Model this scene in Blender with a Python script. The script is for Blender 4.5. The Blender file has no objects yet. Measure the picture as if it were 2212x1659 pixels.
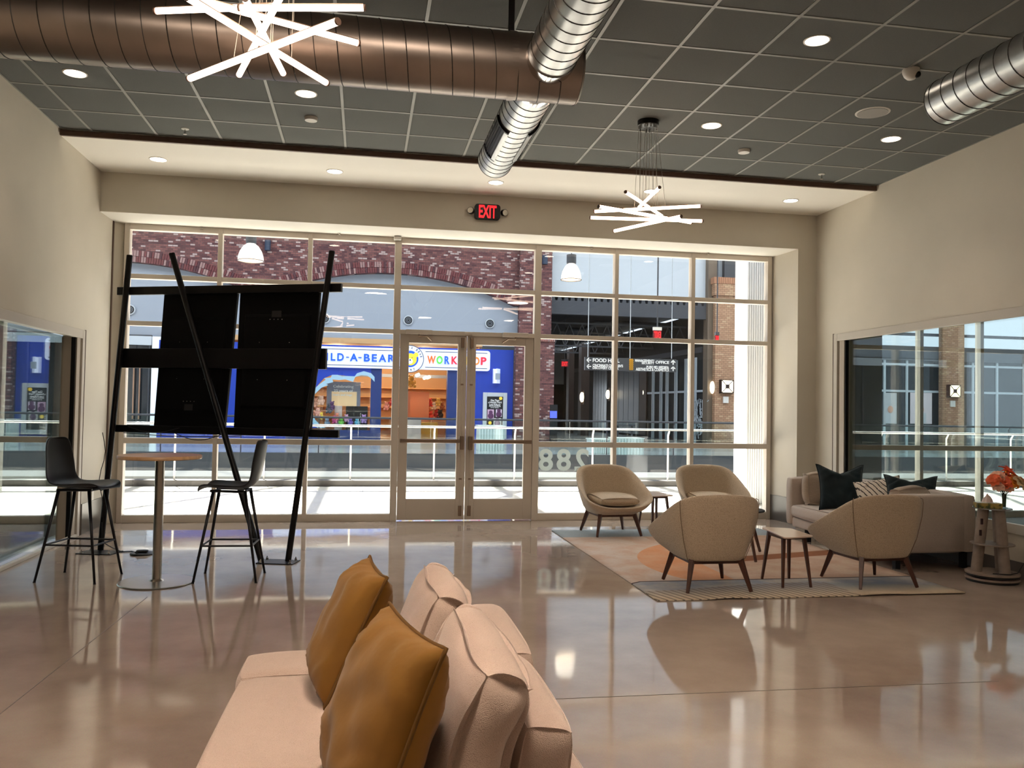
import bpy, bmesh, math, random
from math import sin, cos, pi, radians, sqrt, atan2
from mathutils import Vector, Matrix, noise
random.seed(7)
SC = bpy.context.scene
COL = SC.collection
# ------------------------------------------------------------------ camera
FPX = 1800.0
yaw, pitch, roll = 0.1750, 0.0286, 0.0172
CAM = Vector((0, 0, 1.4443))
_f = Vector((sin(yaw)*cos(pitch), cos(yaw)*cos(pitch), sin(pitch)))
_r = Vector((cos(yaw), -sin(yaw), 0)); _u = _r.cross(_f)
_r, _u = cos(roll)*_r + sin(roll)*_u, -sin(roll)*_r + cos(roll)*_u
cd = bpy.data.cameras.new('camera'); cam = bpy.data.objects.new('camera', cd); COL.objects.link(cam)
cd.sensor_width = 36; cd.lens = FPX/2212*36; cd.clip_start = 0.05; cd.clip_end = 300
cam.matrix_world = Matrix(((_r.x, _u.x, -_f.x, CAM.x), (_r.y, _u.y, -_f.y, CAM.y), (_r.z, _u.z, -_f.z, CAM.z), (0, 0, 0, 1)))
SC.camera = cam
def at(px, py, X=None, Y=None, Z=None):
    d = _f + (px-1106)/FPX*_r - (py-829.5)/FPX*_u
    t = (X-CAM.x)/d.x if X is not None else (Y-CAM.y)/d.y if Y is not None else (Z-CAM.z)/d.z
    return CAM + t*d
# ------------------------------------------------------------------ render look
SC.view_settings.view_transform = 'Standard'; SC.view_settings.look = 'None'
SC.view_settings.exposure = 0.0; SC.view_settings.gamma = 1.0; SC.view_settings.use_curve_mapping = False
cy = SC.cycles
cy.use_denoising = True
cy.max_bounces = 10; cy.diffuse_bounces = 5; cy.glossy_bounces = 5; cy.transmission_bounces = 8; cy.transparent_max_bounces = 24
cy.sample_clamp_indirect = 6; cy.caustics_reflective = True; cy.blur_glossy = 1.0; cy.caustics_refractive = False
# ------------------------------------------------------------------ world, sun, large lights
W = bpy.data.worlds.new('sky'); SC.world = W; W.use_nodes = True
bg = W.node_tree.nodes['Background']; bg.inputs[0].default_value = (0.75, 0.86, 1.0, 1); bg.inputs[1].default_value = 1.6
def lamp(name, kind, loc, power, color, rot=(0, 0, 0), size=None, sy=None, **k):
    l = bpy.data.lights.new(name, kind); o = bpy.data.objects.new(name, l); COL.objects.link(o)
    l.energy = power; l.color = color; o.location = loc; o.rotation_euler = rot
    if kind == 'AREA':
        l.shape = 'RECTANGLE' if sy else 'DISK'; l.size = size
        if sy: l.size_y = sy
    for a, b in k.items(): setattr(l, a, b)
    return o
SUN_EL, SUN_AZ = radians(62), radians(-22)      # azimuth from +Y towards -X
sd = Vector((sin(SUN_AZ)*cos(SUN_EL), cos(SUN_AZ)*cos(SUN_EL), sin(SUN_EL)))
sun = lamp('sun', 'SUN', (0, 20, 30), 60.0, (1.0, 0.95, 0.87)); sun.rotation_euler = sd.to_track_quat('Z', 'Y').to_euler(); sun.data.angle = 0.012
SKY_Z = 13.0
lamp('skylight', 'AREA', (6, 24, SKY_Z+0.6), 7600, (0.88, 0.94, 1.0), (0, 0, 0), 56, 12)
WARM = (1.0, 0.82, 0.66)
for i, (x, y, e) in enumerate(((-1.3, 1.9, 50), (.2, 2.1, 85), (3.6, 1.5, 34), (-1.3, -2.6, 10), (1.6, -2.6, 10), (4.2, -2.6, 10))):
    lamp('overhead_fill', 'AREA', (x, y, 3.98), e, WARM, (0, 0, 0), 0.5)  # added warm fill over the sofa and rear room, without any fixture

# ------------------------------------------------------------------ materials
def lin(h):
    if isinstance(h, tuple): return h if len(h) == 4 else h+(1,)
    h = h.lstrip('#'); o = []
    for i in (0, 2, 4):
        v = int(h[i:i+2], 16)/255; o.append(v/12.92 if v <= .04045 else ((v+.055)/1.055)**2.4)
    return tuple(o)+(1,)
MATS = {}
def mat(name, col, rough=0.6, metal=0.0, emit=None, es=1.0, var=0.0, vs=8.0, bump=0.0, bs=60.0, spec=0.5, coat=0.0, alpha=1.0, sheen=0.0, stretch=None):
    m = bpy.data.materials.new(name); m.use_nodes = True; nt = m.node_tree; N, Lk = nt.nodes, nt.links
    b = N['Principled BSDF']; c = lin(col)
    b.inputs['Base Color'].default_value = c; b.inputs['Roughness'].default_value = rough; b.inputs['Metallic'].default_value = metal
    b.inputs['Specular IOR Level'].default_value = spec; b.inputs['Coat Weight'].default_value = coat
    b.inputs['Sheen Weight'].default_value = sheen; b.inputs['Alpha'].default_value = alpha
    if emit: b.inputs['Emission Color'].default_value = lin(emit); b.inputs['Emission Strength'].default_value = es
    tc = None
    def coord():
        t = N.new('ShaderNodeTexCoord'); mp = N.new('ShaderNodeMapping'); Lk.new(t.outputs['Object'], mp.inputs[0])
        if stretch: mp.inputs['Scale'].default_value = stretch
        return mp.outputs[0]
    if var:
        n = N.new('ShaderNodeTexNoise'); n.inputs['Scale'].default_value = vs; n.inputs['Detail'].default_value = 5; Lk.new(coord(), n.inputs['Vector'])
        r = N.new('ShaderNodeMapRange'); r.inputs[1].default_value = .3; r.inputs[2].default_value = .7; r.inputs[3].default_value = 1-var; r.inputs[4].default_value = 1+var
        Lk.new(n.outputs[0], r.inputs[0])
        mx = N.new('ShaderNodeVectorMath'); mx.operation = 'SCALE'; mx.inputs[0].default_value = c[:3]; Lk.new(r.outputs[0], mx.inputs['Scale'])
        Lk.new(mx.outputs[0], b.inputs['Base Color'])
    if bump:
        n = N.new('ShaderNodeTexNoise'); n.inputs['Scale'].default_value = bs; n.inputs['Detail'].default_value = 3; Lk.new(coord(), n.inputs['Vector'])
        bp = N.new('ShaderNodeBump'); bp.inputs['Strength'].default_value = bump; bp.inputs['Distance'].default_value = .01
        Lk.new(n.outputs[0], bp.inputs['Height']); Lk.new(bp.outputs[0], b.inputs['Normal'])
    MATS[name] = m
    return m
def weave(name, col, dark, scale=260, bump=.5, var=.08):
    """woven cloth: two crossed fine waves plus slub noise"""
    m = mat(name, col, .9, sheen=.25, spec=.2); nt = m.node_tree; N, Lk = nt.nodes, nt.links; b = N['Principled BSDF']
    t = N.new('ShaderNodeTexCoord')
    v = N.new('ShaderNodeTexVoronoi'); v.inputs['Scale'].default_value = scale; Lk.new(t.outputs['Object'], v.inputs['Vector'])
    mp = N.new('ShaderNodeMapping'); mp.inputs['Scale'].default_value = (1, 1, 14); Lk.new(t.outputs['Object'], mp.inputs[0])
    n = N.new('ShaderNodeTexNoise'); n.inputs['Scale'].default_value = 22; n.inputs['Detail'].default_value = 4; Lk.new(mp.outputs[0], n.inputs['Vector'])
    mx = N.new('ShaderNodeMix'); mx.data_type = 'RGBA'; mx.inputs[6].default_value = lin(col); mx.inputs[7].default_value = lin(dark)
    ad = N.new('ShaderNodeMath'); ad.operation = 'MULTIPLY_ADD'; ad.inputs[1].default_value = .75; Lk.new(v.outputs['Distance'], ad.inputs[0])
    sc = N.new('ShaderNodeMath'); sc.operation = 'MULTIPLY_ADD'; sc.inputs[1].default_value = var*8; sc.inputs[2].default_value = -var*4; Lk.new(n.outputs[0], sc.inputs[0])
    Lk.new(sc.outputs[0], ad.inputs[2]); ad.use_clamp = True
    Lk.new(ad.outputs[0], mx.inputs[0]); Lk.new(mx.outputs[2], b.inputs['Base Color'])
    bp = N.new('ShaderNodeBump'); bp.inputs['Strength'].default_value = bump; bp.inputs['Distance'].default_value = .003; bp.invert = True
    Lk.new(v.outputs['Distance'], bp.inputs['Height']); Lk.new(bp.outputs[0], b.inputs['Normal'])
    return m
def glassmat(name, ior=1.5, tint=(0.96, 0.985, 0.98), rough=0.0, gain=1.0):
    m = bpy.data.materials.new(name); m.use_nodes = True; nt = m.node_tree; N, Lk = nt.nodes, nt.links
    N.remove(N['Principled BSDF']); out = N['Material Output']
    t = N.new('ShaderNodeBsdfTransparent'); t.inputs[0].default_value = tint+(1,)
    g = N.new('ShaderNodeBsdfGlossy'); g.inputs['Roughness'].default_value = rough
    lw = N.new('ShaderNodeLayerWeight'); lw.inputs[0].default_value = .5; f0 = ((ior-1)/(ior+1))**2
    pw = N.new('ShaderNodeMath'); pw.operation = 'POWER'; pw.inputs[1].default_value = 5; Lk.new(lw.outputs['Facing'], pw.inputs[0])
    mu = N.new('ShaderNodeMath'); mu.operation = 'MULTIPLY_ADD'; mu.inputs[1].default_value = gain*(1-f0); mu.inputs[2].default_value = gain*f0; mu.use_clamp = True; Lk.new(pw.outputs[0], mu.inputs[0])
    mx = N.new('ShaderNodeMixShader'); Lk.new(mu.outputs[0], mx.inputs[0]); Lk.new(t.outputs[0], mx.inputs[1]); Lk.new(g.outputs[0], mx.inputs[2])
    Lk.new(mx.outputs[0], out.inputs[0]); MATS[name] = m
    return m
def brickmat(name, c1, c2, mortar, bw=.203, bh=.068, mort=.012, pale=None, axis='XZ', seed=0.0):
    m = mat(name, c1, .85); nt = m.node_tree; N, Lk = nt.nodes, nt.links; b = N['Principled BSDF']
    t = N.new('ShaderNodeTexCoord'); s = N.new('ShaderNodeSeparateXYZ'); cb = N.new('ShaderNodeCombineXYZ')
    Lk.new(t.outputs['Object'], s.inputs[0])
    ad = N.new('ShaderNodeMath'); ad.operation = 'ADD'; Lk.new(s.outputs[0], ad.inputs[0]); Lk.new(s.outputs[1], ad.inputs[1])
    Lk.new(ad.outputs[0], cb.inputs[0]); Lk.new(s.outputs[2], cb.inputs[1])
    def br(a, c, mo):
        k = N.new('ShaderNodeTexBrick'); k.inputs['Scale'].default_value = 1; k.inputs['Brick Width'].default_value = bw; k.inputs['Row Height'].default_value = bh
        k.inputs['Mortar Size'].default_value = mort*.5; k.inputs['Mortar Smooth'].default_value = .1; k.inputs['Color1'].default_value = a; k.inputs['Color2'].default_value = c; k.inputs['Mortar'].default_value = mo
        Lk.new(cb.outputs[0], k.inputs['Vector']); return k
    k = br((0, 0, 0, 1), (1, 1, 1, 1), (0, 0, 0, 1)); k2 = br(lin(c1), lin(c2), lin(mortar))
    rp = N.new('ShaderNodeValToRGB'); e = rp.color_ramp.elements; rp.color_ramp.interpolation = 'CONSTANT'
    e[0].position = 0; e[0].color = (0, 0, 0, 1); e[1].position = .86; e[1].color = (1, 1, 1, 1)
    Lk.new(k.outputs['Color'], rp.inputs[0])
    mx = N.new('ShaderNodeMix'); mx.data_type = 'RGBA'; Lk.new(rp.outputs[0], mx.inputs[0]); Lk.new(k2.outputs['Color'], mx.inputs[6]); mx.inputs[7].default_value = lin(pale or c2)
    Lk.new(mx.outputs[2], b.inputs['Base Color'])
    bp = N.new('ShaderNodeBump'); bp.inputs['Strength'].default_value = .6; bp.inputs['Distance'].default_value = .01; bp.invert = True
    Lk.new(k.outputs['Fac'], bp.inputs['Height']); Lk.new(bp.outputs[0], b.inputs['Normal'])
    return m

# ------------------------------------------------------------------ mesh helpers
ORG = {}
class MB:
    def __init__(s): s.v = []; s.f = []; s.m = None
    def add(s, vs, fs):
        n = len(s.v); s.v += [Vector(p) for p in vs]; s.f += [tuple(i+n for i in f) for f in fs]; return s
    def box(s, x0, y0, z0, x1, y1, z1):
        return s.add([(x0, y0, z0), (x1, y0, z0), (x1, y1, z0), (x0, y1, z0), (x0, y0, z1), (x1, y0, z1), (x1, y1, z1), (x0, y1, z1)],
                     [(0, 3, 2, 1), (4, 5, 6, 7), (0, 1, 5, 4), (1, 2, 6, 5), (2, 3, 7, 6), (3, 0, 4, 7)])
    def mbox(s, sx, sy, sz, M):
        k = MB().box(-sx/2, -sy/2, -sz/2, sx/2, sy/2, sz/2); return s.add([M @ p for p in k.v], k.f)
    def quad(s, *p): return s.add(p, [tuple(range(len(p)))])
    def beam(s, p, q, w, h, up=(0, 0, 1), w2=None, h2=None):
        p, q = Vector(p), Vector(q); d = (q-p).normalized(); u = Vector(up)
        if abs(d.dot(u)) > .98: u = Vector((0, 1, 0))
        a = d.cross(u).normalized(); b = a.cross(d); w2 = w if w2 is None else w2; h2 = h if h2 is None else h2
        vs = [p+a*i*w/2+b*j*h/2 for i, j in ((-1, -1), (1, -1), (1, 1), (-1, 1))]+[q+a*i*w2/2+b*j*h2/2 for i, j in ((-1, -1), (1, -1), (1, 1), (-1, 1))]
        return s.add(vs, [(3, 2, 1, 0), (4, 5, 6, 7), (0, 1, 5, 4), (1, 2, 6, 5), (2, 3, 7, 6), (3, 0, 4, 7)])
    def tube(s, path, r, seg=10, caps=True, r2=None):
        path = [Vector(p) for p in path]; n = len(path); rings = []; prev = None
        for i, p in enumerate(path):
            d = (path[min(i+1, n-1)]-path[max(i-1, 0)]).normalized()
            if prev is None: a = d.orthogonal().normalized()
            else: a = (prev-d*prev.dot(d)).normalized()
            prev = a; b = d.cross(a); rr = r if r2 is None else r+(r2-r)*i/(n-1)
            rings.append([p+rr*(cos(2*pi*k/seg)*a+sin(2*pi*k/seg)*b) for k in range(seg)])
        vs = [q for g in rings for q in g]
        fs = [(i*seg+k, i*seg+(k+1) % seg, (i+1)*seg+(k+1) % seg, (i+1)*seg+k) for i in range(n-1) for k in range(seg)]
        if caps: fs += [tuple(reversed(range(seg))), tuple((n-1)*seg+k for k in range(seg))]
        return s.add(vs, fs)
    def lathe(s, prof, seg=24, c=(0, 0, 0), M=None, sy=1.0, close=True):
        c = Vector(c); vs = []; fs = []; n = len(prof)
        for r, z in prof:
            for k in range(seg):
                p = Vector((r*cos(2*pi*k/seg), r*sy*sin(2*pi*k/seg), z)); vs.append((M @ p if M else p)+c)
        for i in range(n-1):
            for k in range(seg): fs.append((i*seg+k, i*seg+(k+1) % seg, (i+1)*seg+(k+1) % seg, (i+1)*seg+k))
        if close:
            if prof[0][0] > 1e-6: fs.append(tuple(reversed(range(seg))))
            if prof[-1][0] > 1e-6: fs.append(tuple((n-1)*seg+k for k in range(seg)))
        return s.add(vs, fs)
    def prism(s, poly, a0, a1, fn):
        """poly: 2D points, fn(u,v,w)->3D, extruded w from a0 to a1"""
        n = len(poly); vs = [fn(u, v, a0) for u, v in poly]+[fn(u, v, a1) for u, v in poly]
        return s.add(vs, [tuple(range(n)), tuple(reversed(range(n, 2*n)))]+[(i, n+i, n+(i+1) % n, (i+1) % n) for i in range(n)])
    def ball(s, c, r, sx=1, sy=1, sz=1, n=10):
        prof = [(max(1e-7, sin(pi*i/n)), -cos(pi*i/n)) for i in range(n+1)]
        k = MB().lathe(prof, n+4, close=False); c = Vector(c)
        return s.add([Vector((p.x*sx*r, p.y*sy*r, p.z*sz*r))+c for p in k.v], k.f)
    def build(s, name, m, parent=None, smooth=False, bevel=0, local=False, kind=None, subsurf=0, weld=False, auto=False):
        me = bpy.data.meshes.new(name); off = Vector((0, 0, 0)) if (local or parent is None) else ORG.get(parent.name, Vector((0, 0, 0)))
        me.from_pydata([tuple(p-off) for p in s.v], [], s.f)
        bm = bmesh.new(); bm.from_mesh(me)
        if weld or smooth: bmesh.ops.remove_doubles(bm, verts=bm.verts, dist=1e-5)
        bmesh.ops.recalc_face_normals(bm, faces=bm.faces); bm.to_mesh(me); bm.free()
        if smooth:
            for p in me.polygons: p.use_smooth = True
            if auto:
                try: me.set_sharp_from_angle(angle=radians(40))
                except Exception: pass
        if m: me.materials.append(m)
        o = bpy.data.objects.new(name, me); COL.objects.link(o)
        if parent: o.parent = parent; ORG[o.name] = off
        if bevel:
            md = o.modifiers.new('b', 'BEVEL'); md.width = bevel; md.segments = 2; md.limit_method = 'ANGLE'
        if subsurf:
            md = o.modifiers.new('s', 'SUBSURF'); md.levels = md.render_levels = subsurf
        if kind: o['kind'] = kind
        return o
def thing(name, label, cat, loc=(0, 0, 0), rz=0, group=None):
    o = bpy.data.objects.new(name, None); COL.objects.link(o); o.location = loc; o.rotation_euler = (0, 0, rz); o.empty_display_size = .1
    o['label'] = label; o['category'] = cat; ORG[o.name] = Vector(loc)
    if group: o['group'] = group
    return o
def tag(o, label, cat, group=None, kind=None):
    o['label'] = label; o['category'] = cat
    if group: o['group'] = group
    if kind: o['kind'] = kind
    return o
def struct(o, label=None, cat=None):
    o['kind'] = 'structure'
    if label: o['label'] = label
    if cat: o['category'] = cat
    return o
def sroot(name, label=None, cat=None, loc=(0, 0, 0)):
    o = bpy.data.objects.new(name, None); COL.objects.link(o); o.location = loc; ORG[o.name] = Vector(loc); return struct(o, label, cat)
def dup(root, loc, rz=None, label=None, group=None):
    r = root.copy(); COL.objects.link(r); r.location = loc
    if rz is not None: r.rotation_euler = (0, 0, rz)
    if label: r['label'] = label
    if group: r['group'] = group
    def kids(a, b):
        for ch in list(a.children):
            c = ch.copy(); COL.objects.link(c); c.parent = b; kids(ch, c)
    kids(root, r); return r
def share(proto, name, parent, loc):
    o = proto.copy(); COL.objects.link(o); o.parent = parent; o.location = loc; return o
FONTC = {}
def glyphs(txt):
    """mesh verts/faces of a text in its own plane, bbox-normalised to the unit square"""
    if txt in FONTC: return FONTC[txt]
    cu = bpy.data.curves.new('t', 'FONT'); cu.body = txt; cu.size = 1; cu.offset = .026; cu.resolution_u = 4; cu.fill_mode = 'BOTH'; cu.extrude = .001
    o = bpy.data.objects.new('t', cu); COL.objects.link(o); dg = bpy.context.evaluated_depsgraph_get(); me = bpy.data.meshes.new_from_object(o.evaluated_get(dg))
    vs = [v.co.copy() for v in me.vertices]; fs = [tuple(p.vertices) for p in me.polygons]
    bpy.data.objects.remove(o); bpy.data.meshes.remove(me); bpy.data.curves.remove(cu)
    x0, x1 = min(v.x for v in vs), max(v.x for v in vs); y0, y1 = min(v.y for v in vs), max(v.y for v in vs)
    vs = [((v.x-x0)/(x1-x0), (v.y-y0)/(y1-y0), 1 if v.z > 0 else 0) for v in vs]
    FONTC[txt] = (vs, fs); return FONTC[txt]
def letters(txt, x0, x1, z0, z1, y, m, parent, depth=.01, flip=False, name='lettering', label=None, fn=None):
    """writing on a wall that faces -Y, filling the rectangle x0..x1, z0..z1"""
    vs, fs = glyphs(txt); k = MB(); out = []
    for u, v, w in vs:
        if flip: u = 1-u
        out.append(fn(u, v, w) if fn else (x0+u*(x1-x0), y-w*depth, z0+v*(z1-z0)))
    k.add(out, fs); o = k.build(name, m, parent)
    if label: o['label'] = label
    return o
def rbox(sx, sy, sz, r, n=8, bulge=0.0, nz=0.0, seed=0, M=None):
    """rounded, slightly stuffed box centred on the origin"""
    k = MB(); idx = {}
    def P(a, b, c):
        key = (round(a, 5), round(b, 5), round(c, 5))
        if key in idx: return idx[key]
        q = Vector((a*sx/2, b*sy/2, c*sz/2)); inn = Vector((max(-sx/2+r, min(sx/2-r, q.x)), max(-sy/2+r, min(sy/2-r, q.y)), max(-sz/2+r, min(sz/2-r, q.z))))
        d = q-inn
        if d.length > 1e-9: q = inn+d.normalized()*r
        w = (1-a*a if abs(a) < 1 else 1)*(1-b*b if abs(b) < 1 else 1)*(1-c*c if abs(c) < 1 else 1)
        for ax, t in ((0, a), (1, b), (2, c)):
            if abs(t) > .999: q[ax] += math.copysign(bulge*w, t)
        if nz:
            q += nz*noise.noise_vector(q*7+Vector((seed, seed*2, 0)))
        idx[key] = len(k.v); k.v.append(M @ q if M else q); return idx[key]
    g = [-1+2*i/n for i in range(n+1)]
    e = min(.98, 1-.6*r/max(sx, sy, sz))
    g = sorted(set([-1, 1]+[round(t*e, 5) for t in g]+[round(-1+(1-e)*.4, 5), round(1-(1-e)*.4, 5)]))
    for ax in range(3):
        for s in (-1, 1):
            for i in range(len(g)-1):
                for j in range(len(g)-1):
                    q = []
                    for a, b in ((g[i], g[j]), (g[i+1], g[j]), (g[i+1], g[j+1]), (g[i], g[j+1])):
                        t = [0, 0, 0]; t[ax] = s; t[(ax+1) % 3] = a; t[(ax+2) % 3] = b; q.append(P(*t))
                    if len(set(q)) > 2: k.f.append(tuple(q))
    return k
def axes(o, ex, ey, ez):
    ex, ey, ez = Vector(ex).normalized(), Vector(ey).normalized(), Vector(ez).normalized()
    return Matrix(((ex.x, ey.x, ez.x, o[0]), (ex.y, ey.y, ez.y, o[1]), (ex.z, ey.z, ez.z, o[2]), (0, 0, 0, 1)))
def frame_from(o, ez, up):
    """matrix with z axis along ez and y axis near up"""
    ez = Vector(ez).normalized(); ex = Vector(up).cross(ez).normalized(); ey = ez.cross(ex); return axes(o, ex, ey, ez)
def pillow(w, h, t, seed=0, ear=.05, sag=.10, fold=.012, n=26, chop=0.0):
    """scatter cushion in its xy plane, z is thickness; returns (mesh builder, edge path)"""
    k = MB(); N1 = n+1; top = []; bot = []
    def P(i, j, s):
        u, v = -1+2*i/n, -1+2*j/n
        e = (abs(u)*abs(v))**3
        x = u*w/2*(1-sag*(1-abs(u)**2)*0 - sag*(1-v*v)*abs(u)**2*.0+ear*e)*(1-sag*.5*(1-abs(v)**2)*abs(u)**3*1.0)
        y = v*h/2*(1+ear*e)*(1-sag*.5*(1-abs(u)**2)*abs(v)**3)
        if chop and v > 0: y -= chop*h*max(0, 1-abs(u)*1.15)*v**2
        f = (max(0, 1-abs(u)**2.4)*max(0, 1-abs(v)**2.4))**.42
        if chop: f *= 1-.35*max(0, 1-abs(u)*1.5)*max(0, v)
        z = s*t/2*f
        c = max(0, abs(u)*abs(v)-.15)
        z += s*f*fold*(noise.noise(Vector((u*2.2+seed, v*2.2, s)))*2+noise.noise(Vector((u*1.2*6*c+seed, v*7*c, s*3)))*2.2)
        return Vector((x, y, z))
    for s in (1, -1):
        base = len(k.v)
        for i in range(N1):
            for j in range(N1): k.v.append(P(i, j, s))
        for i in range(n):
            for j in range(n):
                q = (base+i*N1+j, base+(i+1)*N1+j, base+(i+1)*N1+j+1, base+i*N1+j+1); k.f.append(q if s > 0 else q[::-1])
    ed = [P(i, 0, 0) for i in range(n)]+[P(n, j, 0) for j in range(n)]+[P(n-i, n, 0) for i in range(n)]+[P(0, n-j, 0) for j in range(n)]
    return k, ed
def put_pillow(label, m, w, h, t, M, group=None, seed=0, pm=None, name='throw_pillow', **kw):
    k, ed = pillow(w, h, t, seed, **kw)
    th = thing(name, label, 'pillow', M.translation, 0, group)
    R = M.to_3x3()
    c = MB().add([R @ p for p in k.v], k.f).build('cover', m, th, smooth=True, local=True)
    e = [R @ p for p in ed]; e.append(e[0]); e.append(e[1])
    MB().tube(e, .0055, 6, caps=False).build('piping', pm or m, th, smooth=True, local=True)
    return th
# ------------------------------------------------------------------ material library
M_wall = mat('wall_paint', '#c6bfb1', .75, var=.02, vs=3, bump=.05, bs=300)
M_white = mat('white_ceiling_paint', '#f5f1e8', .7)
M_greige = mat('greige_trim', '#a79b8b', .45)
M_trimw = mat('window_trim', '#bdb6aa', .45)
M_brown = mat('bronze_trim', '#5a4438', .5)
M_tile = mat('charcoal_tile', '#585a57', .9, var=.06, vs=90, bump=.3, bs=400)
M_grid = mat('grid_bar_paint', '#84837c', .45)
M_alum = mat('champagne_aluminium', '#d2c8bc', .42, .1)
M_doorm = mat('door_aluminium', '#cbc0b3', .4, .1)
M_bronze = mat('satin_bronze', '#94806f', .32, .75)
M_steel = mat('brushed_steel', '#b9b4ac', .28, 1, var=.05, vs=6, stretch=(1, 1, 30))
M_galv = mat('galvanised_duct', '#c2c3c2', .34, 1, var=.16, vs=7, bump=.08, bs=9)
M_galvd = mat('oiled_duct', '#958a82', .38, 1, var=.16, vs=3, bump=.06, bs=6)
M_black = mat('black_powder_coat', '#060506', .4, spec=.3)
M_tv = mat('black_plastic', '#030303', .6, spec=.15)
M_shell = mat('black_stool_plastic', '#0e0e10', .42, spec=.35)
M_legb = mat('black_steel_leg', '#131115', .35, .3)
M_red = mat('red_sign_glow', '#ff2a2a', .5, emit='#ff2230', es=1.1)
M_lens = mat('lamp_lens', '#d8d2c4', .3)
M_tube = mat('glowing_tube', '#fff0e0', .4, emit=(1.0, .70, .52), es=7.5)
M_down = mat('downlight_lens', '#fff4e6', .4, emit=(1.0, .86, .70), es=14)
M_downw = mat('soffit_downlight_lens', '#fff8ee', .4, emit=(1.0, .93, .82), es=12)
M_wireg = mat('pale_wire', '#a8a298', .4, .6)
M_plw = mat('white_plastic', '#dcd8d0', .4)
M_speaker = mat('speaker_grille', '#9b9791', .7, bump=.4, bs=500)
M_sofa = weave('linen_sofa', '#cbb5a6', '#ab9484', 420, .35, .03)
M_sofa2 = weave('pale_sofa_cloth', '#cfc2b8', '#a8998d', 300, .35, .04)
M_cush = weave('linen_cushion', '#bfae9e', '#92826f', 380, .35, .10)
M_chair = weave('tweed_chair', '#d6c3ab', '#8d7a63', 210, .7, .05)
M_must = mat('mustard_velvet', '#7d5406', .85, var=.16, vs=5, sheen=.12, bump=.25, bs=14)
M_mpipe = mat('mustard_piping', '#5f3f08', .9)
M_teal = mat('dark_teal_velvet', '#071f25', .85, var=.25, vs=6, sheen=.08, bump=.3, bs=12)
M_walnut = mat('walnut', '#4a2a1e', .4, var=.25, vs=8, stretch=(6, 6, 1))
M_ttop = mat('pale_glossy_top', '#cdb6a6', .12)
M_oak = mat('oak_top', '#cfa57c', .3, var=.12, vs=4, stretch=(1, 12, 1))
M_chrome = mat('chrome', '#d5d2cf', .12, 1)
M_card = mat('grey_recycled_tube', '#8b7c70', .6, var=.15, vs=20, bump=.2, bs=200)
M_teck = mat('black_rubber', '#141414', .6)
M_glass = glassmat('clear_glass', 1.5, (.97, .985, .985))
M_glass2 = glassmat('interior_glass', 1.52, (.90, .93, .92), gain=1.25)
M_guardg = glassmat('green_glass', 1.5, (.90, .965, .955), gain=.8)
M_guardc = glassmat('near_guard_glass', 1.5, (.97, .985, .98), gain=.55)
M_railm = mat('rail_steel', '#c9c9c6', .25, .9)
M_post = mat('white_post', '#eceae4', .4)

def floormat():
    m = mat('polished_concrete', '#8f7b6a', .12, spec=.8); nt = m.node_tree; N, Lk = nt.nodes, nt.links; b = N['Principled BSDF']
    t = N.new('ShaderNodeTexCoord')
    n = N.new('ShaderNodeTexNoise'); n.inputs['Scale'].default_value = .9; n.inputs['Detail'].default_value = 6; n.inputs['Roughness'].default_value = .6; Lk.new(t.outputs['Object'], n.inputs[0])
    n2 = N.new('ShaderNodeTexNoise'); n2.inputs['Scale'].default_value = 160; Lk.new(t.outputs['Object'], n2.inputs[0])
    cr = N.new('ShaderNodeValToRGB'); e = cr.color_ramp.elements; e[0].position = .3; e[0].color = lin('#8c7a6e'); e[1].position = .72; e[1].color = lin('#b0a194'); Lk.new(n.outputs[0], cr.inputs[0])
    mx = N.new('ShaderNodeMix'); mx.data_type = 'RGBA'; mx.inputs[0].default_value = .12; mx.blend_type = 'OVERLAY'; Lk.new(cr.outputs[0], mx.inputs[6]); Lk.new(n2.outputs['Color'], mx.inputs[7])
    Lk.new(mx.outputs[2], b.inputs['Base Color'])
    r = N.new('ShaderNodeMapRange'); r.inputs[3].default_value = .035; r.inputs[4].default_value = .08; Lk.new(n.outputs[0], r.inputs[0]); Lk.new(r.outputs[0], b.inputs['Roughness'])
    n3 = N.new('ShaderNodeTexNoise'); n3.inputs['Scale'].default_value = 1.3; n3.inputs['Detail'].default_value = 1; Lk.new(t.outputs['Object'], n3.inputs[0])
    bp = N.new('ShaderNodeBump'); bp.inputs['Strength'].default_value = .12; bp.inputs['Distance'].default_value = .02; Lk.new(n3.outputs[0], bp.inputs['Height']); Lk.new(bp.outputs[0], b.inputs['Normal'])
    return m
M_floor = floormat()
M_joint = mat('joint_dark', '#64554a', .3)
M_walk = mat('mall_floor_tile', '#cfc9bf', .22, var=.05, vs=2)
M_walkd = mat('mall_floor_band', '#8f8c88', .25)
M_carpet = mat('grey_carpet', '#5e6163', .95, var=.2, vs=12)
M_base = mat('baseboard_dark', '#55504a', .35)
M_pan = mat('wainscot_panel', '#b9b2a2', .4)
# ------------------------------------------------------------------ room
XL, XR, YB, YS1, YH = -2.975, 5.781, -5.0, 10.62, 9.985
ZC, ZS, ZH = 4.085, 4.026, 3.578
T = .1524*4
# floor
k = MB().box(XL-.25, YB-.2, -.2, XR+.25, YS1+.08, 0); fl = struct(k.build('floor', M_floor))
p, q = at(-60, 1590, Z=0), at(318, 1290, Z=0)
MB().beam((p.x, p.y, .0008), (q.x, q.y, .0008), .0035, .0016).build('control_joint', M_joint, fl)
p, q = at(1150, 1512, Z=0), at(1600, 1497, Z=0)
MB().beam((p.x, p.y, .0008), (q.x+1.5, q.y, .0008), .0035, .0016).build('control_joint', M_joint, fl)
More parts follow.
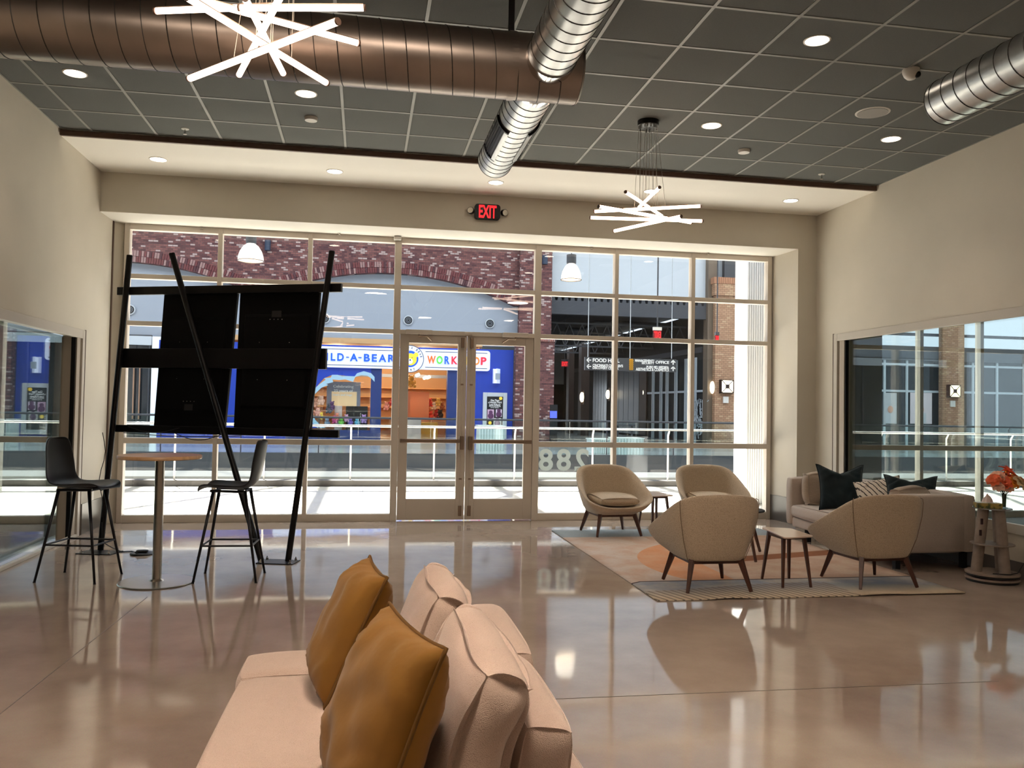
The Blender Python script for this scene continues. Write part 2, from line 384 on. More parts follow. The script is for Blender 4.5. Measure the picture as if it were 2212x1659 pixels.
# left wall with floor level interior window
LY0, LY1, LZ = 3.6, 9.56, 2.134
k = MB(); k.box(XL-.2, YB, 0, XL, LY0, ZC+.3); k.box(XL-.2, LY1, 0, XL, YS1+.1, ZC+.3); k.box(XL-.2, LY0, LZ, XL, LY1, ZC+.3)
k.quad((XL, 10.50, 0), (XL, 10.50, ZH), (-2.868, YS1, ZH), (-2.868, YS1, 0)); k.quad((XL, 10.50, 0), (-2.868, YS1, 0), (XL, YS1, 0))
struct(k.build('wall_left', M_wall))
# right wall with sill window
RY0, RY1, RZ0, RZ1 = 6.42, 9.52, .439, 2.373
k = MB(); k.box(XR, YB, 0, XR+.2, RY0, ZC+.3); k.box(XR, RY1, 0, XR+.2, YH+.7, ZC+.3); k.box(XR, RY0, RZ1, XR+.2, RY1, ZC+.3); k.box(XR, RY0, 0, XR+.2, RY1, RZ0)
struct(k.build('wall_right', M_wall))
# back wall
struct(MB().box(XL-.2, YB-.2, 0, XR+.2, YB, ZC+.3).build('wall_back', M_wall))
# front wall: header, pier beside the glazing, exterior face above
k = MB(); k.box(XL, YH, ZH, XR, YS1+.1, ZC+.3)
k.add([(5.519, YH, 0), (XR, YH, 0), (XR, YS1+.15, 0), (5.462, YS1+.15, 0), (5.519, YH, ZH), (XR, YH, ZH), (XR, YS1+.15, ZH), (5.462, YS1+.15, ZH)], [(0, 1, 5, 4), (1, 2, 6, 5), (2, 3, 7, 6), (3, 0, 4, 7)])
struct(k.build('wall_front', M_wall))
# soffits
struct(MB().box(XL, 8.72, ZS, XR, YH, ZC+.28).build('trim_1', M_white), 'lowered white soffit above the glass front', 'soffit')
struct(MB().box(XL+.001, YH+.001, ZH-.004, XR-.25, YS1+.05, ZH+.02).build('trim_2', M_white), 'white underside of the window recess', 'soffit')
struct(MB().box(XL, 8.69, ZS-.002, XR, 8.722, ZC-.008).build('trim_3', M_brown), 'narrow dark bronze band at the ceiling edge', 'trim')
# corner guards
struct(MB().box(XL, 10.475, .35, XL+.012, 10.53, ZH-.005).build('trim_4', M_brown), 'brown corner guard strip on the left wall', 'trim')
# baseboards
struct(MB().box(XL, LY1+.1, 0, XL+.012, 10.50, .33).build('baseboard_left', M_base))
k = MB(); k.box(XR-.012, YB, 0, XR, YH, .15); struct(k.build('baseboard_right', M_base))
k = MB(); k.box(5.50, YH-.012, 0, XR, YH, .15); k.add([(5.507, YH, 0), (5.450, YS1, 0), (5.450, YS1, .33), (5.507, YH, .33), (5.52, YH, 0), (5.463, YS1, 0), (5.463, YS1, .33), (5.52, YH, .33)], [(0, 1, 2, 3), (4, 7, 6, 5), (3, 2, 6, 7), (0, 4, 5, 1)])
struct(k.build('baseboard_front', M_base))
# ceiling: deck, lay-in tiles, grid bars
ce = struct(MB().box(XL-.2, YB-.2, ZC+.25, XR+.2, 8.72, ZC+.35).build('ceiling', M_tile))
gx0 = 4.020; cols = [gx0+(i)*.6096 for i in range(-12, 4)]
xs = sorted([XL]+[c for c in cols if XL < c < XR]+[XR])
ys = [5.060+i*.6096 for i in range(-17, 7)]; ys[-1] = 8.69
pt = None
for j in range(len(ys)-1):
    for i in range(len(xs)-1):
        w, d = xs[i+1]-xs[i]-.026, ys[j+1]-ys[j]-.026
        if ys[j] < 3.2: continue
        std = abs(w-.5836) < .002 and j < len(ys)-2
        cx, cy_ = (xs[i]+xs[i+1])/2, (ys[j]+ys[j+1])/2
        if std and pt: share(pt, 'ceiling_tile', ce, (cx, cy_, ZC))
        else:
            b = MB().box(-w/2, -d/2, 0, w/2, d/2, .016).build('ceiling_tile', M_tile, ce, bevel=.002, local=True); b.location = (cx, cy_, ZC)
            if std: pt = b
k = MB()
for j in range(len(ys)-1):
    if ys[j] >= 3.2: continue
    for i in range(len(xs)-1): k.box(xs[i]+.013, ys[j]+.013, ZC, xs[i+1]-.013, ys[j+1]-.013, ZC+.016)
k.build('rear_ceiling_tiles', M_tile, ce, kind='stuff')
for x in xs: MB().box(max(XL, x-.012), YB, ZC-.004, min(XR, x+.012), 8.69, ZC+.03).build('grid_bar', M_grid, ce)
for y in ys: MB().box(XL, y-.012, ZC-.0035, XR, y+.012 if y < 8.6 else y, ZC+.03).build('grid_bar', M_grid, ce)
# wall outlet
b = at(1268/6.38, 980+590/6.38, X=XL)
struct(MB().box(XL, b.y-.035, b.z-.06, XL+.008, b.y+.035, b.z+.06).build('trim_5', M_plw, bevel=.003), 'white outlet plate on the left wall', 'outlet')
# ------------------------------------------------------------------ glass front
MX = [-2.835, -1.769, -.701, .383, 2.193, 3.253, 4.322, 5.425]
HZ = [3.541, 2.945, 2.38, .978, .045]
wf = sroot('window_1', 'aluminium framed glass front of the room', 'window')
def frame_bar(x0, z0, x1, z1, y0=10.565, y1=10.675, n='mullion', m=M_alum, par=None): return MB().box(x0, y0, z0, x1, y1, z1).build(n, m, par or wf, bevel=.003)
for i, x in enumerate(MX):
    w = .03 if i in (0, 7) else .042 if i in (3, 4) else .026
    frame_bar(x-w, 0 if i in (3, 4) else .0, x+w, 3.574)
for s in ((0, 3), (3, 4), (4, 7)):
    for j, z in enumerate(HZ):
        if s == (3, 4) and j > 2: continue
        hw = (.036, .028, .028, .034, .045)[j]
        for i in range(s[0], s[1]):
            a, b = MX[i]+(.042 if i in (3, 4) else .026), MX[i+1]-(.042 if i+1 in (3, 4) else .026)
            frame_bar(a, z-hw, b, z+hw, n='rail', y0=10.570, y1=10.670)
for i in range(7):
    for j in range(4):
        if i == 3 and j > 1: continue
        z1, z0 = HZ[j], HZ[j+1]
        MB().box(MX[i]+.02, 10.628, z0+.02, MX[i+1]-.02, 10.634, z1-.02).build('pane', M_glass, wf)
# mirrored unit number on the glass
M_vinyl = mat('frosted_vinyl', '#f4f8f6', .6)
_n = M_vinyl.node_tree.nodes; _t = _n.new('ShaderNodeBsdfTranslucent'); _t.inputs[0].default_value = (.42, .45, .44, 1); _x = _n.new('ShaderNodeMixShader'); _x.inputs[0].default_value = .8
M_vinyl.node_tree.links.new(_n['Principled BSDF'].outputs[0], _x.inputs[1]); M_vinyl.node_tree.links.new(_t.outputs[0], _x.inputs[2]); M_vinyl.node_tree.links.new(_x.outputs[0], _n['Material Output'].inputs[0])
zz = lambda x, y: (1120+.2532*x, 840+.2532*y)
for ch, a, b in (('2', 478, 603), ('8', 325, 450), ('8', 172, 298)):
    A, B = at(*zz(a, 700), Y=10.62), at(*zz(b, 512), Y=10.62)
    letters(ch, A.x, B.x, A.z, B.z, 10.627, M_vinyl, wf, .002, flip=True, name='unit_number')
# double doors
for nd, x0, x1, hs in (('door_1', .430, 1.277, 1), ('door_2', 1.285, 2.148, -1)):
    d = sroot(nd, 'left leaf of the glass entrance door' if hs > 0 else 'right leaf of the glass entrance door', 'door')
    zt, gb, gt = 2.352, .275, 2.245
    st = .112
    MB().box(x0, 10.585, .012, x0+st, 10.635, zt).build('stile', M_doorm, d, bevel=.003)
    MB().box(x1-st, 10.585, .012, x1, 10.635, zt).build('stile', M_doorm, d, bevel=.003)
    MB().box(x0+st, 10.585, gt, x1-st, 10.635, zt).build('top_rail', M_doorm, d, bevel=.003)
    MB().box(x0+st, 10.585, .012, x1-st, 10.635, gb).build('bottom_rail', M_doorm, d, bevel=.003)
    MB().box(x0+st-.01, 10.607, gb-.01, x1-st+.01, 10.613, gt+.01).build('pane', M_glass, d)
    xi = x1-.055 if hs > 0 else x0+.055; xo = x0+.02 if hs > 0 else x1-.02
    MB().box(min(xi, xo), 10.50, .985, max(xi, xo), 10.535, 1.035).build('push_bar', M_bronze, d, bevel=.006)
    MB().box(xi-.03, 10.50, .90, xi+.03, 10.585, 1.075).build('latch_case', M_bronze, d, bevel=.010)
    for z0, z1 in ((1.075, 2.22), (.20, .90)): MB().tube([(xi, 10.573, z0), (xi, 10.573, z1)], .006, 8).build('latch_rod', M_doorm, d)
    for z in (2.20, .06): MB().box(xi-.022, 10.555, z, xi+.022, 10.586, z+.13).build('rod_case', M_bronze, d, bevel=.004)
    for z in (1.72, .52): MB().box(xi-.018, 10.562, z, xi+.018, 10.586, z+.02).build('rod_guide', M_bronze, d)
    xc = at(905, 718, Y=10.55).x if hs > 0 else at(1113, 724, Y=10.55).x
    c = MB().box(xc-.165, 10.50, 2.352, xc+.165, 10.568, 2.408).build('door_closer', M_alum, d, bevel=.004)
    s = 1 if hs > 0 else -1
    MB().tube([(xc, 10.52, 2.35), (xc+s*.0, 10.52, 2.325), (xc+s*.10, 10.50, 2.325), (xc+s*.16, 10.57, 2.28)], .010, 6).build('closer_arm', M_bronze, c)
struct(MB().box(1.245, 10.535, 2.365, 1.34, 10.57, 2.40).build('trim_6', M_alum, bevel=.003), 'small strike housing above the doors', 'trim')
# ------------------------------------------------------------------ interior windows
def int_window(name, X, s, y0, y1, z0, z1, sill, label):
    w = sroot(name, label, 'window'); t = .085
    a, b = (X-.03, X+.012) if s < 0 else (X-.012, X+.03)
    def bar(q0, r0, q1, r1, n='frame', m=M_trimw, e=0): MB().box(a-e, q0, r0, b+e, q1, r1).build(n, m, w, bevel=.004)
    bar(y1-.02, z0, y1+.06, z1+.06); bar(y0, z1-.03, y1-.02, z1+.06)
    if not sill: bar(y0, 0, y1-.02, .03, 'sill')
    else: bar(y0, z0-.05, y1-.02, z0+.04, 'sill')
    bar(y0-.06, z0-.05 if sill else 0, y0, z1+.06)
    MB().box(min(X, X+s*.15), y1-.16, z0, max(X, X+s*.15), y1-.06, z1-.03).build('jamb_lining', M_greige, w)
    MB().box(min(X+s*.01, X+s*.05), y1-.18, z0, max(X+s*.01, X+s*.05), y1-.16, z1-.03).build('glazing_gasket', M_black, w)
    MB().box(a-.004, y1+.06, z0-.05 if sill else 0, b+.004, y1+.066, z1+.066).build('edge_trim', M_brown, w)  # thin brown strip along the outer frame edge
    for g in (.060, .082):
        ga = X+s*g; gb = ga+s*(.075 if s < 0 else 0)
        MB().add([(ga-.003, y0, z0+.02), (ga+.003, y0, z0+.02), (gb+.003, y1-.1, z0+.02), (gb-.003, y1-.1, z0+.02), (ga-.003, y0, z1-.02), (ga+.003, y0, z1-.02), (gb+.003, y1-.1, z1-.02), (gb-.003, y1-.1, z1-.02)], [(0, 3, 2, 1), (4, 5, 6, 7), (0, 1, 5, 4), (1, 2, 6, 5), (2, 3, 7, 6), (3, 0, 4, 7)]).build('pane', M_glass2, w)
    return w
int_window('window_2', XL, -1, LY0, LY1-.02, 0, LZ, False, 'full height window in the left wall')
int_window('window_3', XR, 1, RY0, RY1-.02, RZ0, RZ1, True, 'wide window in the right wall behind the sofa')
# ------------------------------------------------------------------ neighbouring units behind those windows
M_nwall = mat('neighbour_wall', '#9a958a', .8); M_nwd = mat('neighbour_wall_shaded', '#7d7a70', .8)  # second wall colour is darkened to stand for backlit, dim walls
def unit(name, xa, xb, wallm, xs_, label):
    o = sroot(name, label, 'room')
    MB().box(xa, 2, -.2, xb, YS1+.08, -.001).build('carpet', M_carpet, o)
    k = MB(); k.box(xa, 1.8, 0, xb, 2, 4.3); k.box(xa, 2, 4.0, xb, YS1+.1, 4.3)
    ex = xa if xa < 0 else xb
    k.box(ex-.1, 2, 0, ex+.1, YS1+.1, 4.3); k.box(xa, 10.55, 3.55, xb, 10.7, 4.3); k.build('shell', wallm, o)
    for x in xs_: MB().box(x-.026, 10.565, 0, x+.026, 10.675, 3.55).build('mullion', M_alum, o)
    for z, h in ((.045, .045), (.978, .034)):
        for a, b in zip(xs_[:-1], xs_[1:]): MB().box(a+.026, 10.57, z-h, b-.026, 10.67, z+h).build('rail', M_alum, o)
    for a, b in zip(xs_[:-1], xs_[1:]): MB().box(a, 10.628, .05, b, 10.634, 3.5).build('pane', M_glass, o)
    return o
un = unit('wall_outer_right', 6.0, 18.0, M_nwall, [6.76, 7.741, 8.702, 9.75, 10.8, 11.85, 12.9, 13.95], 'neighbouring unit seen through the right hand window')
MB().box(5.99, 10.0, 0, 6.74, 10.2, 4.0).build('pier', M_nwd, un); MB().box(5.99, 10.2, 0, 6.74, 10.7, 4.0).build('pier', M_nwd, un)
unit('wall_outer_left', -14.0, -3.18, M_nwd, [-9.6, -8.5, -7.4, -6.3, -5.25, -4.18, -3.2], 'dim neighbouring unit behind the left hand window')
# ------------------------------------------------------------------ the mall outside
YF = 35.0
M_brk = brickmat('red_brick', '#4c2a2e', '#85554f', '#46393b', .185, .076, .013, '#a8938e')
M_tanb = brickmat('tan_brick', '#a07a5e', '#b38e70', '#7c5c48', .205, .085, .016, '#b89878')
M_sold1 = mat('red_soldier_brick', '#663537', .85); M_sold2 = mat('pale_soldier_brick', '#927370', .85); M_sold3 = mat('dark_soldier_brick', '#4e2e34', .85)
M_mgrey = mat('mall_grey_wall', '#979ea9', .8)
M_mwhite = mat('mall_white_wall', '#bcc2c8', .8)
M_mdark = mat('mall_dark_steel', '#3a3c42', .6)
M_mblack = mat('mall_black', '#121316', .8)
M_blue = mat('shop_blue', '#143aa8', .45)
M_bluel = mat('shop_navy', '#15306e', .5)
M_signw = mat('lit_sign_face', '#dfe8ff', .5, emit='#cfdcff', es=.42)
M_signb = mat('sign_blue_letter', '#1258e8', .4, emit='#1048e0', es=.55)
M_gold = mat('gold_bear', '#f0c83a', .6, emit='#f0c83a', es=.45)
M_nose = mat('bear_dark', '#3a3f52', .6)
M_swoosh = mat('pale_blue_swoosh', '#9fc3d8', .5)
M_shopw = mat('shop_interior_wall', '#c7a27a', .8)
M_shopf = mat('shop_floor', '#c9a98c', .3)
M_dglass = mat('dark_shop_glass', '#1b2228', .08, spec=.6)
M_framew = mat('pale_shop_frame', '#bcc5cc', .4)
M_dbrown = mat('dark_brown_column', '#35251d', .5)
M_tancol = mat('taupe_column', '#6a5b4c', .6)
M_corr = mat('corrugated_white', '#dfeaea', .35)
M_metal = mat('pewter_panel', '#5b6066', .35, .6, var=.1, vs=2, stretch=(1, 1, .2))
M_metal2 = mat('silver_panel', '#a6abb0', .25, .8, var=.1, vs=2, stretch=(1, 1, .2))
M_sconce = mat('sconce_glow', '#ffe6b8', .4, emit=(1, .82, .55), es=6)
M_dome = mat('dome_glow', '#fff3e0', .3, emit=(1.0, .93, .82), es=2.6)
M_day = mat('daylight_window', '#ffffff', .5, emit=(.93, .96, 1.0), es=2.2)
# ground of the mall
struct(MB().box(-30, YS1+.08, -.35, 40, 15.15, -.004).build('floor_mall_near', M_walk))
for x in range(-9, 16, 3): MB().box(x, 10.75, -.004, x+.012, 15.1, -.002).build('floor_joint', M_walkd, bpy.data.objects['floor_mall_near'])
struct(MB().box(-30, 15.15, -.35, 40, 15.42, .10).build('trim_7', mat('kerb_grey', '#45413f', .5)), 'low grey kerb under the near guard rail', 'kerb')
struct(MB().box(-30, 25.1, -.5, 44, 66, -.004).build('floor_mall_far', mat('mall_far_floor', '#a8a6a4', .16)))
k = MB(); k.box(-30, 25.0, -.50, 44, 25.1, .03); struct(k.build('trim_8', mat('slab_edge', '#3e4246', .4)), 'grey edge of the far gallery', 'slab edge')
struct(MB().box(-30, 24.97, -.66, 44, 25.1, -.50).build('trim_9', M_post), 'white strip under the far gallery', 'slab edge')
struct(MB().box(-30, 25.2, -5, 44, 25.4, -.66).build('wall_lower', mat('lower_wall', '#a9a79c', .7)))
struct(MB().box(-30, 15.2, -5.2, 44, 25.4, -5).build('floor_lower', mat('lower_floor', '#5c5a58', .5)))
# outside face of this side, roof with its skylight
struct(MB().box(-30, 10.7, 3.6, 40, 11.0, SKY_Z).build('wall_facade', M_mgrey))
for a, b in ((-30, -14), (18, 40)): struct(MB().box(a, 10.7, 0, b, 11.0, 3.6).build('wall_facade_side', M_mgrey))
k = MB(); k.box(-30, 10.7, SKY_Z, 40, 17.6, SKY_Z+.3); k.box(-30, 30, SKY_Z, 44, 66, SKY_Z+.3); rf = struct(k.build('ceiling_mall', M_mwhite))
for i in range(19): MB().box(-22+i*3.1, 17.6, SKY_Z, -22+i*3.1+.22, 30, SKY_Z+.35).build('skylight_beam', M_mwhite, rf)
for y in (20.7, 23.8, 26.9): MB().box(-30, y, SKY_Z+.05, 40, y+.16, SKY_Z+.3).build('skylight_purlin', M_mwhite, rf)
# diagonal roof braces that draw the slanted shadows
for i in range(12): MB().beam((-20+i*4.6, 17.6, SKY_Z+.1), (-20+i*4.6+3.4, 23.8, SKY_Z+.1), .16, .12).build('skylight_brace', M_mwhite, rf)
# guard rails
def guard(name, Y, xa, xb, step, x0, label, near):
    g = thing(name, label, 'railing', (xa, Y, 0))
    MB().tube([(xa, Y-.03, 1.07), (xb, Y-.03, 1.07)], .024 if near else .03, 10).build('handrail', M_railm if near else M_mdark, g, smooth=True)
    x = x0; i = 0
    while x < xb:
        if x > xa:
            k = MB().beam((x, Y+.01, .10 if near else 0), (x, Y+.01, .98), .030 if near else .03, .012, up=(0, 1, 0))
            k.beam((x, Y+.01, .96), (x, Y-.05, 1.05), .03, .012); k.build('post', M_post if near else M_mdark, g)
        if x+step > xa: MB().box(max(xa, x+.03), Y+.02, .12 if near else .0, min(xb, x+step-.03), Y+.032, .94 if near else 1.12).build('pane', M_guardc if near else M_guardg, g)
        x += step; i += 1
    return g
xp = [at(px, 1000, Y=15.3).x for px in (757, 938, 1112, 1281, 1443)]
stp = (xp[-1]-xp[0])/4
guard('guard_rail', 15.3, -14, at(1613, 990, Y=15.3).x, stp, xp[0]-stp*9, 'glass guard rail with steel handrail along the near gallery edge', True)
guard('guard_rail', 15.3, 8.2, 24, stp, xp[0]+stp*6, 'near gallery guard rail right of the fluted white column', True)
guard('guard_rail', 25.2, -26, 40, 2.2, -25.5, 'green tinted glass guard rail of the far gallery', False)
# fluted white column just outside
fc = thing('fluted_column', 'white fluted column standing outside the right end of the glass front', 'column', (6.1, 12.4, 0))
A, B = at(1612, 960, Y=12.3), at(1656, 960, Y=12.3)
k = MB(); n = 9; w = (B.x-A.x)
pts = []
for i in range(n):
    x = A.x+w*i/n; pts += [(x, 12.30), (x+w/n*.62, 12.30), (x+w/n*.68, 12.34), (x+w/n*.94, 12.34)]
pts += [(B.x, 12.30), (B.x, 12.75), (A.x, 12.75)]
k.prism(pts, 0, 9, lambda u, v, w_: (u, v, w_)); k.build('shaft', mat('bright_white', '#ffffff', .5), fc)
# ---------------- far brick wall with arches
R2 = lambda px, py, Y=YF: at(px, py, Y=Y)
zpk = R2(855, 593).z; zsp = R2(1117, 667).z; hw = 5.38
hgt = zpk-zsp; rad = (hw*hw+hgt*hgt)/(2*hgt)
CXS = (1.0, -9.5)
def zin(x, extra=0.0):
    best = None
    for c in CXS:
        d = abs(x-c)
        if d < hw+(extra*.8 if extra else 0):
            z = zpk-rad+sqrt((rad+extra)**2-d*d); best = z if best is None else max(best, z)
    return best
k = MB(); x = -16.0; dx = .2
while x < 7.8-1e-6:
    a, b = x, x+dx; za, zb = zin(a), zin(b); za = zsp-9 if za is None else za; zb = zsp-9 if zb is None else zb
    if za < 0: za = zb if zb > 0 else 0
    if zb < 0: zb = za if za > 0 else 0
    y0, y1 = YF-.3, YF+.05
    k.add([(a, y0, za), (b, y0, zb), (b, y0, SKY_Z), (a, y0, SKY_Z), (a, y1, za), (b, y1, zb), (b, y1, SKY_Z), (a, y1, SKY_Z)], [(0, 1, 2, 3), (4, 7, 6, 5), (0, 4, 5, 1)])
    x += dx
bw = struct(k.build('wall_far_brick', M_brk), 'red brick wall with two wide arches across the atrium', 'wall')
for c, lo, hi in ((1.0, -5.2, 5.25), (-9.5, -6.5, 5.2)):
    ks = [MB(), MB(), MB()]; s = lo
    while s < hi:
        th = s/rad; 
        for rr, q in ((0, 0), (.235, 1)):
            r0, r1 = rad+.0+rr, rad+rr+.22; w = .075
            t0, t1 = th, th+w/rad
            P = [(c+r*sin(t), zpk-rad+r*cos(t)) for r, t in ((r0, t0), (r0, t1), (r1, t1), (r1, t0))]
            if c+rad*sin(th) > 6.6: continue
            ks[random.choice((0, 0, 0, 0, 1, 1, 2))].prism(P, YF-.34-random.random()*.012, YF-.28, lambda u, v, w_: (u, w_, v))
        s += .094
    for kk, mm in zip(ks, (M_sold1, M_sold2, M_sold3)): kk.build('arch_bricks', mm, bw, kind='stuff')
struct(MB().box(-16, YF+.06, 4.05, 7.8, YF+.2, 9.5).build('wall_far_infill', M_mgrey))
# brick pier
pr_ = thing('brick_pier', 'red brick pier at the right end of the arched wall', 'pier', (7.0, YF-.4, 0))
A, B, Cc, Dd = R2(1108, 740), R2(1189, 740), R2(1117, 650), R2(1184, 650)
MB().box(A.x, YF-.8, 0, B.x, YF-.37, A.z+.02).build('lower_shaft', M_brk, pr_)
MB().box(Cc.x, YF-.62, A.z+.3, Dd.x, YF-.37, SKY_Z-.002).build('upper_shaft', M_brk, pr_)
ks = [MB(), MB()]; x = A.x-.05
while x < B.x: ks[random.random() < .5].box(x, YF-.86, A.z+.02, x+.062, YF-.37, A.z+.24); x += .078
ks[0].build('soldier_course', M_sold2, pr_, kind='stuff'); ks[1].build('soldier_course', mat('pinkish_soldier', '#9a6a62', .85), pr_, kind='stuff')
MB().box(A.x-.02, YF-.84, A.z+.23, B.x+.02, YF-.37, A.z+.32).build('cap', M_sold2, pr_)
# round diffusers
for px, py, lb in ((882, 692, 'round black grille on the grey wall above the shop sign, left of the pair'), (1058, 699, 'round black grille on the grey wall near the brick pier'), (702, 688, 'round black grille partly behind the slanted pole'), (281, 669, 'round black grille at the left edge of the glass front')):
    c = R2(px, py, YF+.02); v = thing('wall_diffuser', lb, 'vent', (c.x, YF+.02, c.z), group='round wall grilles')
    Mx = Matrix.Rotation(radians(90), 4, 'X')
    MB().lathe([(.205, 0), (.205, .03), (.19, .04)], 24, M=Mx).build('rim', M_mwhite, v, local=True)
    MB().lathe([(.16, .03), (.16, .055)], 24, M=Mx).build('face', M_mblack, v, local=True)
    for r in (.055, .105): MB().tube([(r*cos(t*pi/10), -.058, r*sin(t*pi/10)) for t in range(21)], .008, 4).build('ring', M_mgrey, v, local=True)
# ---------------- blue toy shop
SY = YF-.25
sh = thing('storefront', 'bright blue toy shop front with lit white sign', 'storefront', (0, SY, 0))
zt = R2(880, 750, SY).z; xl = -8.0; xr = R2(1107, 850, SY).x; zo = R2(880, 796, SY).z
c1, c2, c3, c4 = R2(800, 880, SY).x, R2(823, 880, SY).x, R2(965, 880, SY).x, R2(990, 880, SY).x
wl = R2(652, 880, SY).x
MB().box(xl, SY-.1, zo, xr, SY+.35, zt).build('fascia', M_blue, sh)
MB().box(c4, SY-.1, 0, xr, SY+.35, zo).build('side_wall', M_blue, sh)
MB().box(c1, SY-.12, 0, c2, SY+.35, zo).build('column', M_bluel, sh); MB().box(c3, SY-.12, 0, c4, SY+.35, zo).build('column', M_bluel, sh)
MB().box(xl, SY-.1, 0, wl-.6, SY+.35, zo).build('side_wall', M_blue, sh)
MB().box(wl-.6, SY-.1, 0, c1, SY+.35, .42).build('plinth', M_bluel, sh)
MB().box(wl-.6, SY+.1, .42, c1, SY+.12, zo).build('pane', M_glass, sh)
# torn paper edge graphic on the shop window
pv = [(160, 1230), (235, 840), (300, 840), (410, 735), (525, 690), (480, 675), (600, 645), (590, 600), (700, 610), (800, 600), (925, 640), (960, 560), (1060, 530), (1160, 540), (1230, 590), (1275, 640), (1275, 560), (1220, 500), (1100, 465), (990, 500), (950, 550), (840, 545), (750, 550), (670, 525), (585, 525), (560, 570), (450, 580), (480, 605), (400, 660), (320, 730), (200, 760), (120, 900), (110, 1200)]
def zs(x, y, Y=SY-.13): return at(640+x/7.54, 740+y/7.54, Y=Y)
k = MB(); P = [(zs(*q).x, zs(*q).z) for q in pv[1:32]]; k.prism(P, SY-.14, SY-.11, lambda u, v, w: (u, w, v)); k.build('torn_edge_graphic', M_swoosh, sh)
P = [zs(*q) for q in ((60, 380), (1310, 400), (1310, 570), (1275, 575), (1220, 500), (1100, 465), (990, 500), (950, 550), (840, 545), (670, 525), (585, 525), (450, 580), (320, 730), (240, 830), (60, 1000))]
MB().prism([(p.x, p.z) for p in P], SY-.11, SY-.095, lambda u, v, w: (u, w, v)).build('window_graphic', M_blue, sh)
P = [zs(*q) for q in ((80, 1190), (280, 1190), (310, 1260), (380, 1330), (480, 1390), (80, 1395))]
MB().prism([(p.x, p.z) for p in P], SY-.12, SY-.10, lambda u, v, w: (u, w, v)).build('window_graphic', M_swoosh, sh)
P = [zs(*q) for q in ((80, 1230), (230, 1230), (260, 1300), (340, 1390), (80, 1395))]
MB().prism([(p.x, p.z) for p in P], SY-.14, SY-.12, lambda u, v, w: (u, w, v)).build('window_graphic', M_blue, sh)
# sign
s0, s1 = R2(600, 771, SY), R2(1057, 779, SY); zb_, zt_ = R2(885, 797, SY).z-.02, R2(885, 755, SY).z+.02
def rrect(x0, z0, x1, z1, r, n=5):
    o = []
    for cx, cz, a in ((x1-r, z1-r, 0), (x0+r, z1-r, 90), (x0+r, z0+r, 180), (x1-r, z0+r, 270)):
        for i in range(n+1): t = radians(a+90*i/n); o.append((cx+r*cos(t), cz+r*sin(t)))
    return o
FN = lambda u, v, w: (u, w, v)
sg = MB().prism(rrect(s0.x, zb_, s1.x, zt_, .12), SY-.22, SY-.1, FN).build('sign_panel', M_signw, sh)
for z in (zb_+.10, zt_-.10):
    for a, b in ((s0.x+.1, R2(850, 771, SY).x), (R2(918, 771, SY).x, s1.x-.12)): MB().box(a, SY-.232, z-.012, b, SY-.22, z+.012).build('sign_line', M_nose, sg)
zc_ = (zb_+zt_)/2; lh = .155
for ch, a, b in (('B', 651, 668), ('U', 676, 694), ('I', 704, 709), ('L', 715, 725), ('D', 729, 743), ('-', 748, 754), ('A', 756, 773), ('-', 774, 781), ('B', 786, 799), ('E', 803, 814), ('A', 818, 834), ('R', 838, 852)):
    A, B = R2(a, 775, SY), R2(b, 775, SY); h = .02 if ch == '-' else lh; letters(ch, A.x, B.x, zc_-h, zc_+h, SY-.22, M_signb, sg, .05, name='sign_letter')
WC = dict(W='#ff6a1e', O='#5ad03a', R='#1f5be0', K='#e8283c', S='#8a3fd0', H='#ffd21e', o='#ff7a1e', P='#e8283c')
for ch, a, b in (('W', 922, 940), ('O', 942, 955), ('R', 959, 970), ('K', 974, 987), ('S', 990, 1001), ('H', 1005, 1017), ('o', 1021, 1034), ('P', 1037, 1049)):
    A, B = R2(a, 778, SY), R2(b, 778, SY); mm = mat('sign_letter_'+ch, WC[ch], .4, emit=WC[ch], es=.55)
    letters(ch.upper(), A.x, B.x, zc_-lh-.02, zc_+lh, SY-.22, mm, sg, .05, name='sign_letter')
lc = R2(885, 779, SY); lr = .56; Mx = Matrix.Rotation(radians(90), 4, 'X')
lg = MB().lathe([(lr, 0), (lr, .06)], 40, c=(lc.x, SY-.22, zc_), M=Mx).build('round_emblem', M_signw, sh)
MB().tube([(lc.x+lr*.99*cos(t*pi/20), SY-.285, zc_+lr*.99*sin(t*pi/20)) for t in range(41)], .014, 5).build('emblem_ring', M_nose, lg)
MB().lathe([(.34, .06), (.34, .075)], 32, c=(lc.x, SY-.22, zc_), M=Mx).build('emblem_disc', M_signb, lg)
k = MB(); k.lathe([(.25, .075), (.25, .095)], 24, c=(lc.x+.02, SY-.22, zc_-.02), M=Mx)
for s in (-1, 1): k.lathe([(.10, .075), (.10, .09)], 16, c=(lc.x+.02+s*.22, SY-.22, zc_+.17), M=Mx)
k.build('bear_head', M_gold, lg)
MB().lathe([(.11, .095), (.11, .11)], 16, c=(lc.x, SY-.22, zc_-.10), M=Mx).build('muzzle', M_signw, lg)
for dx_, dz_, r_, nn in ((-.08, .05, .018, 'eye'), (.08, .05, .018, 'eye'), (0, -.05, .035, 'nose')): MB().lathe([(r_, .11), (r_, .12)], 10, c=(lc.x+dx_, SY-.22, zc_+dz_), M=Mx).build(nn, M_nose, lg)
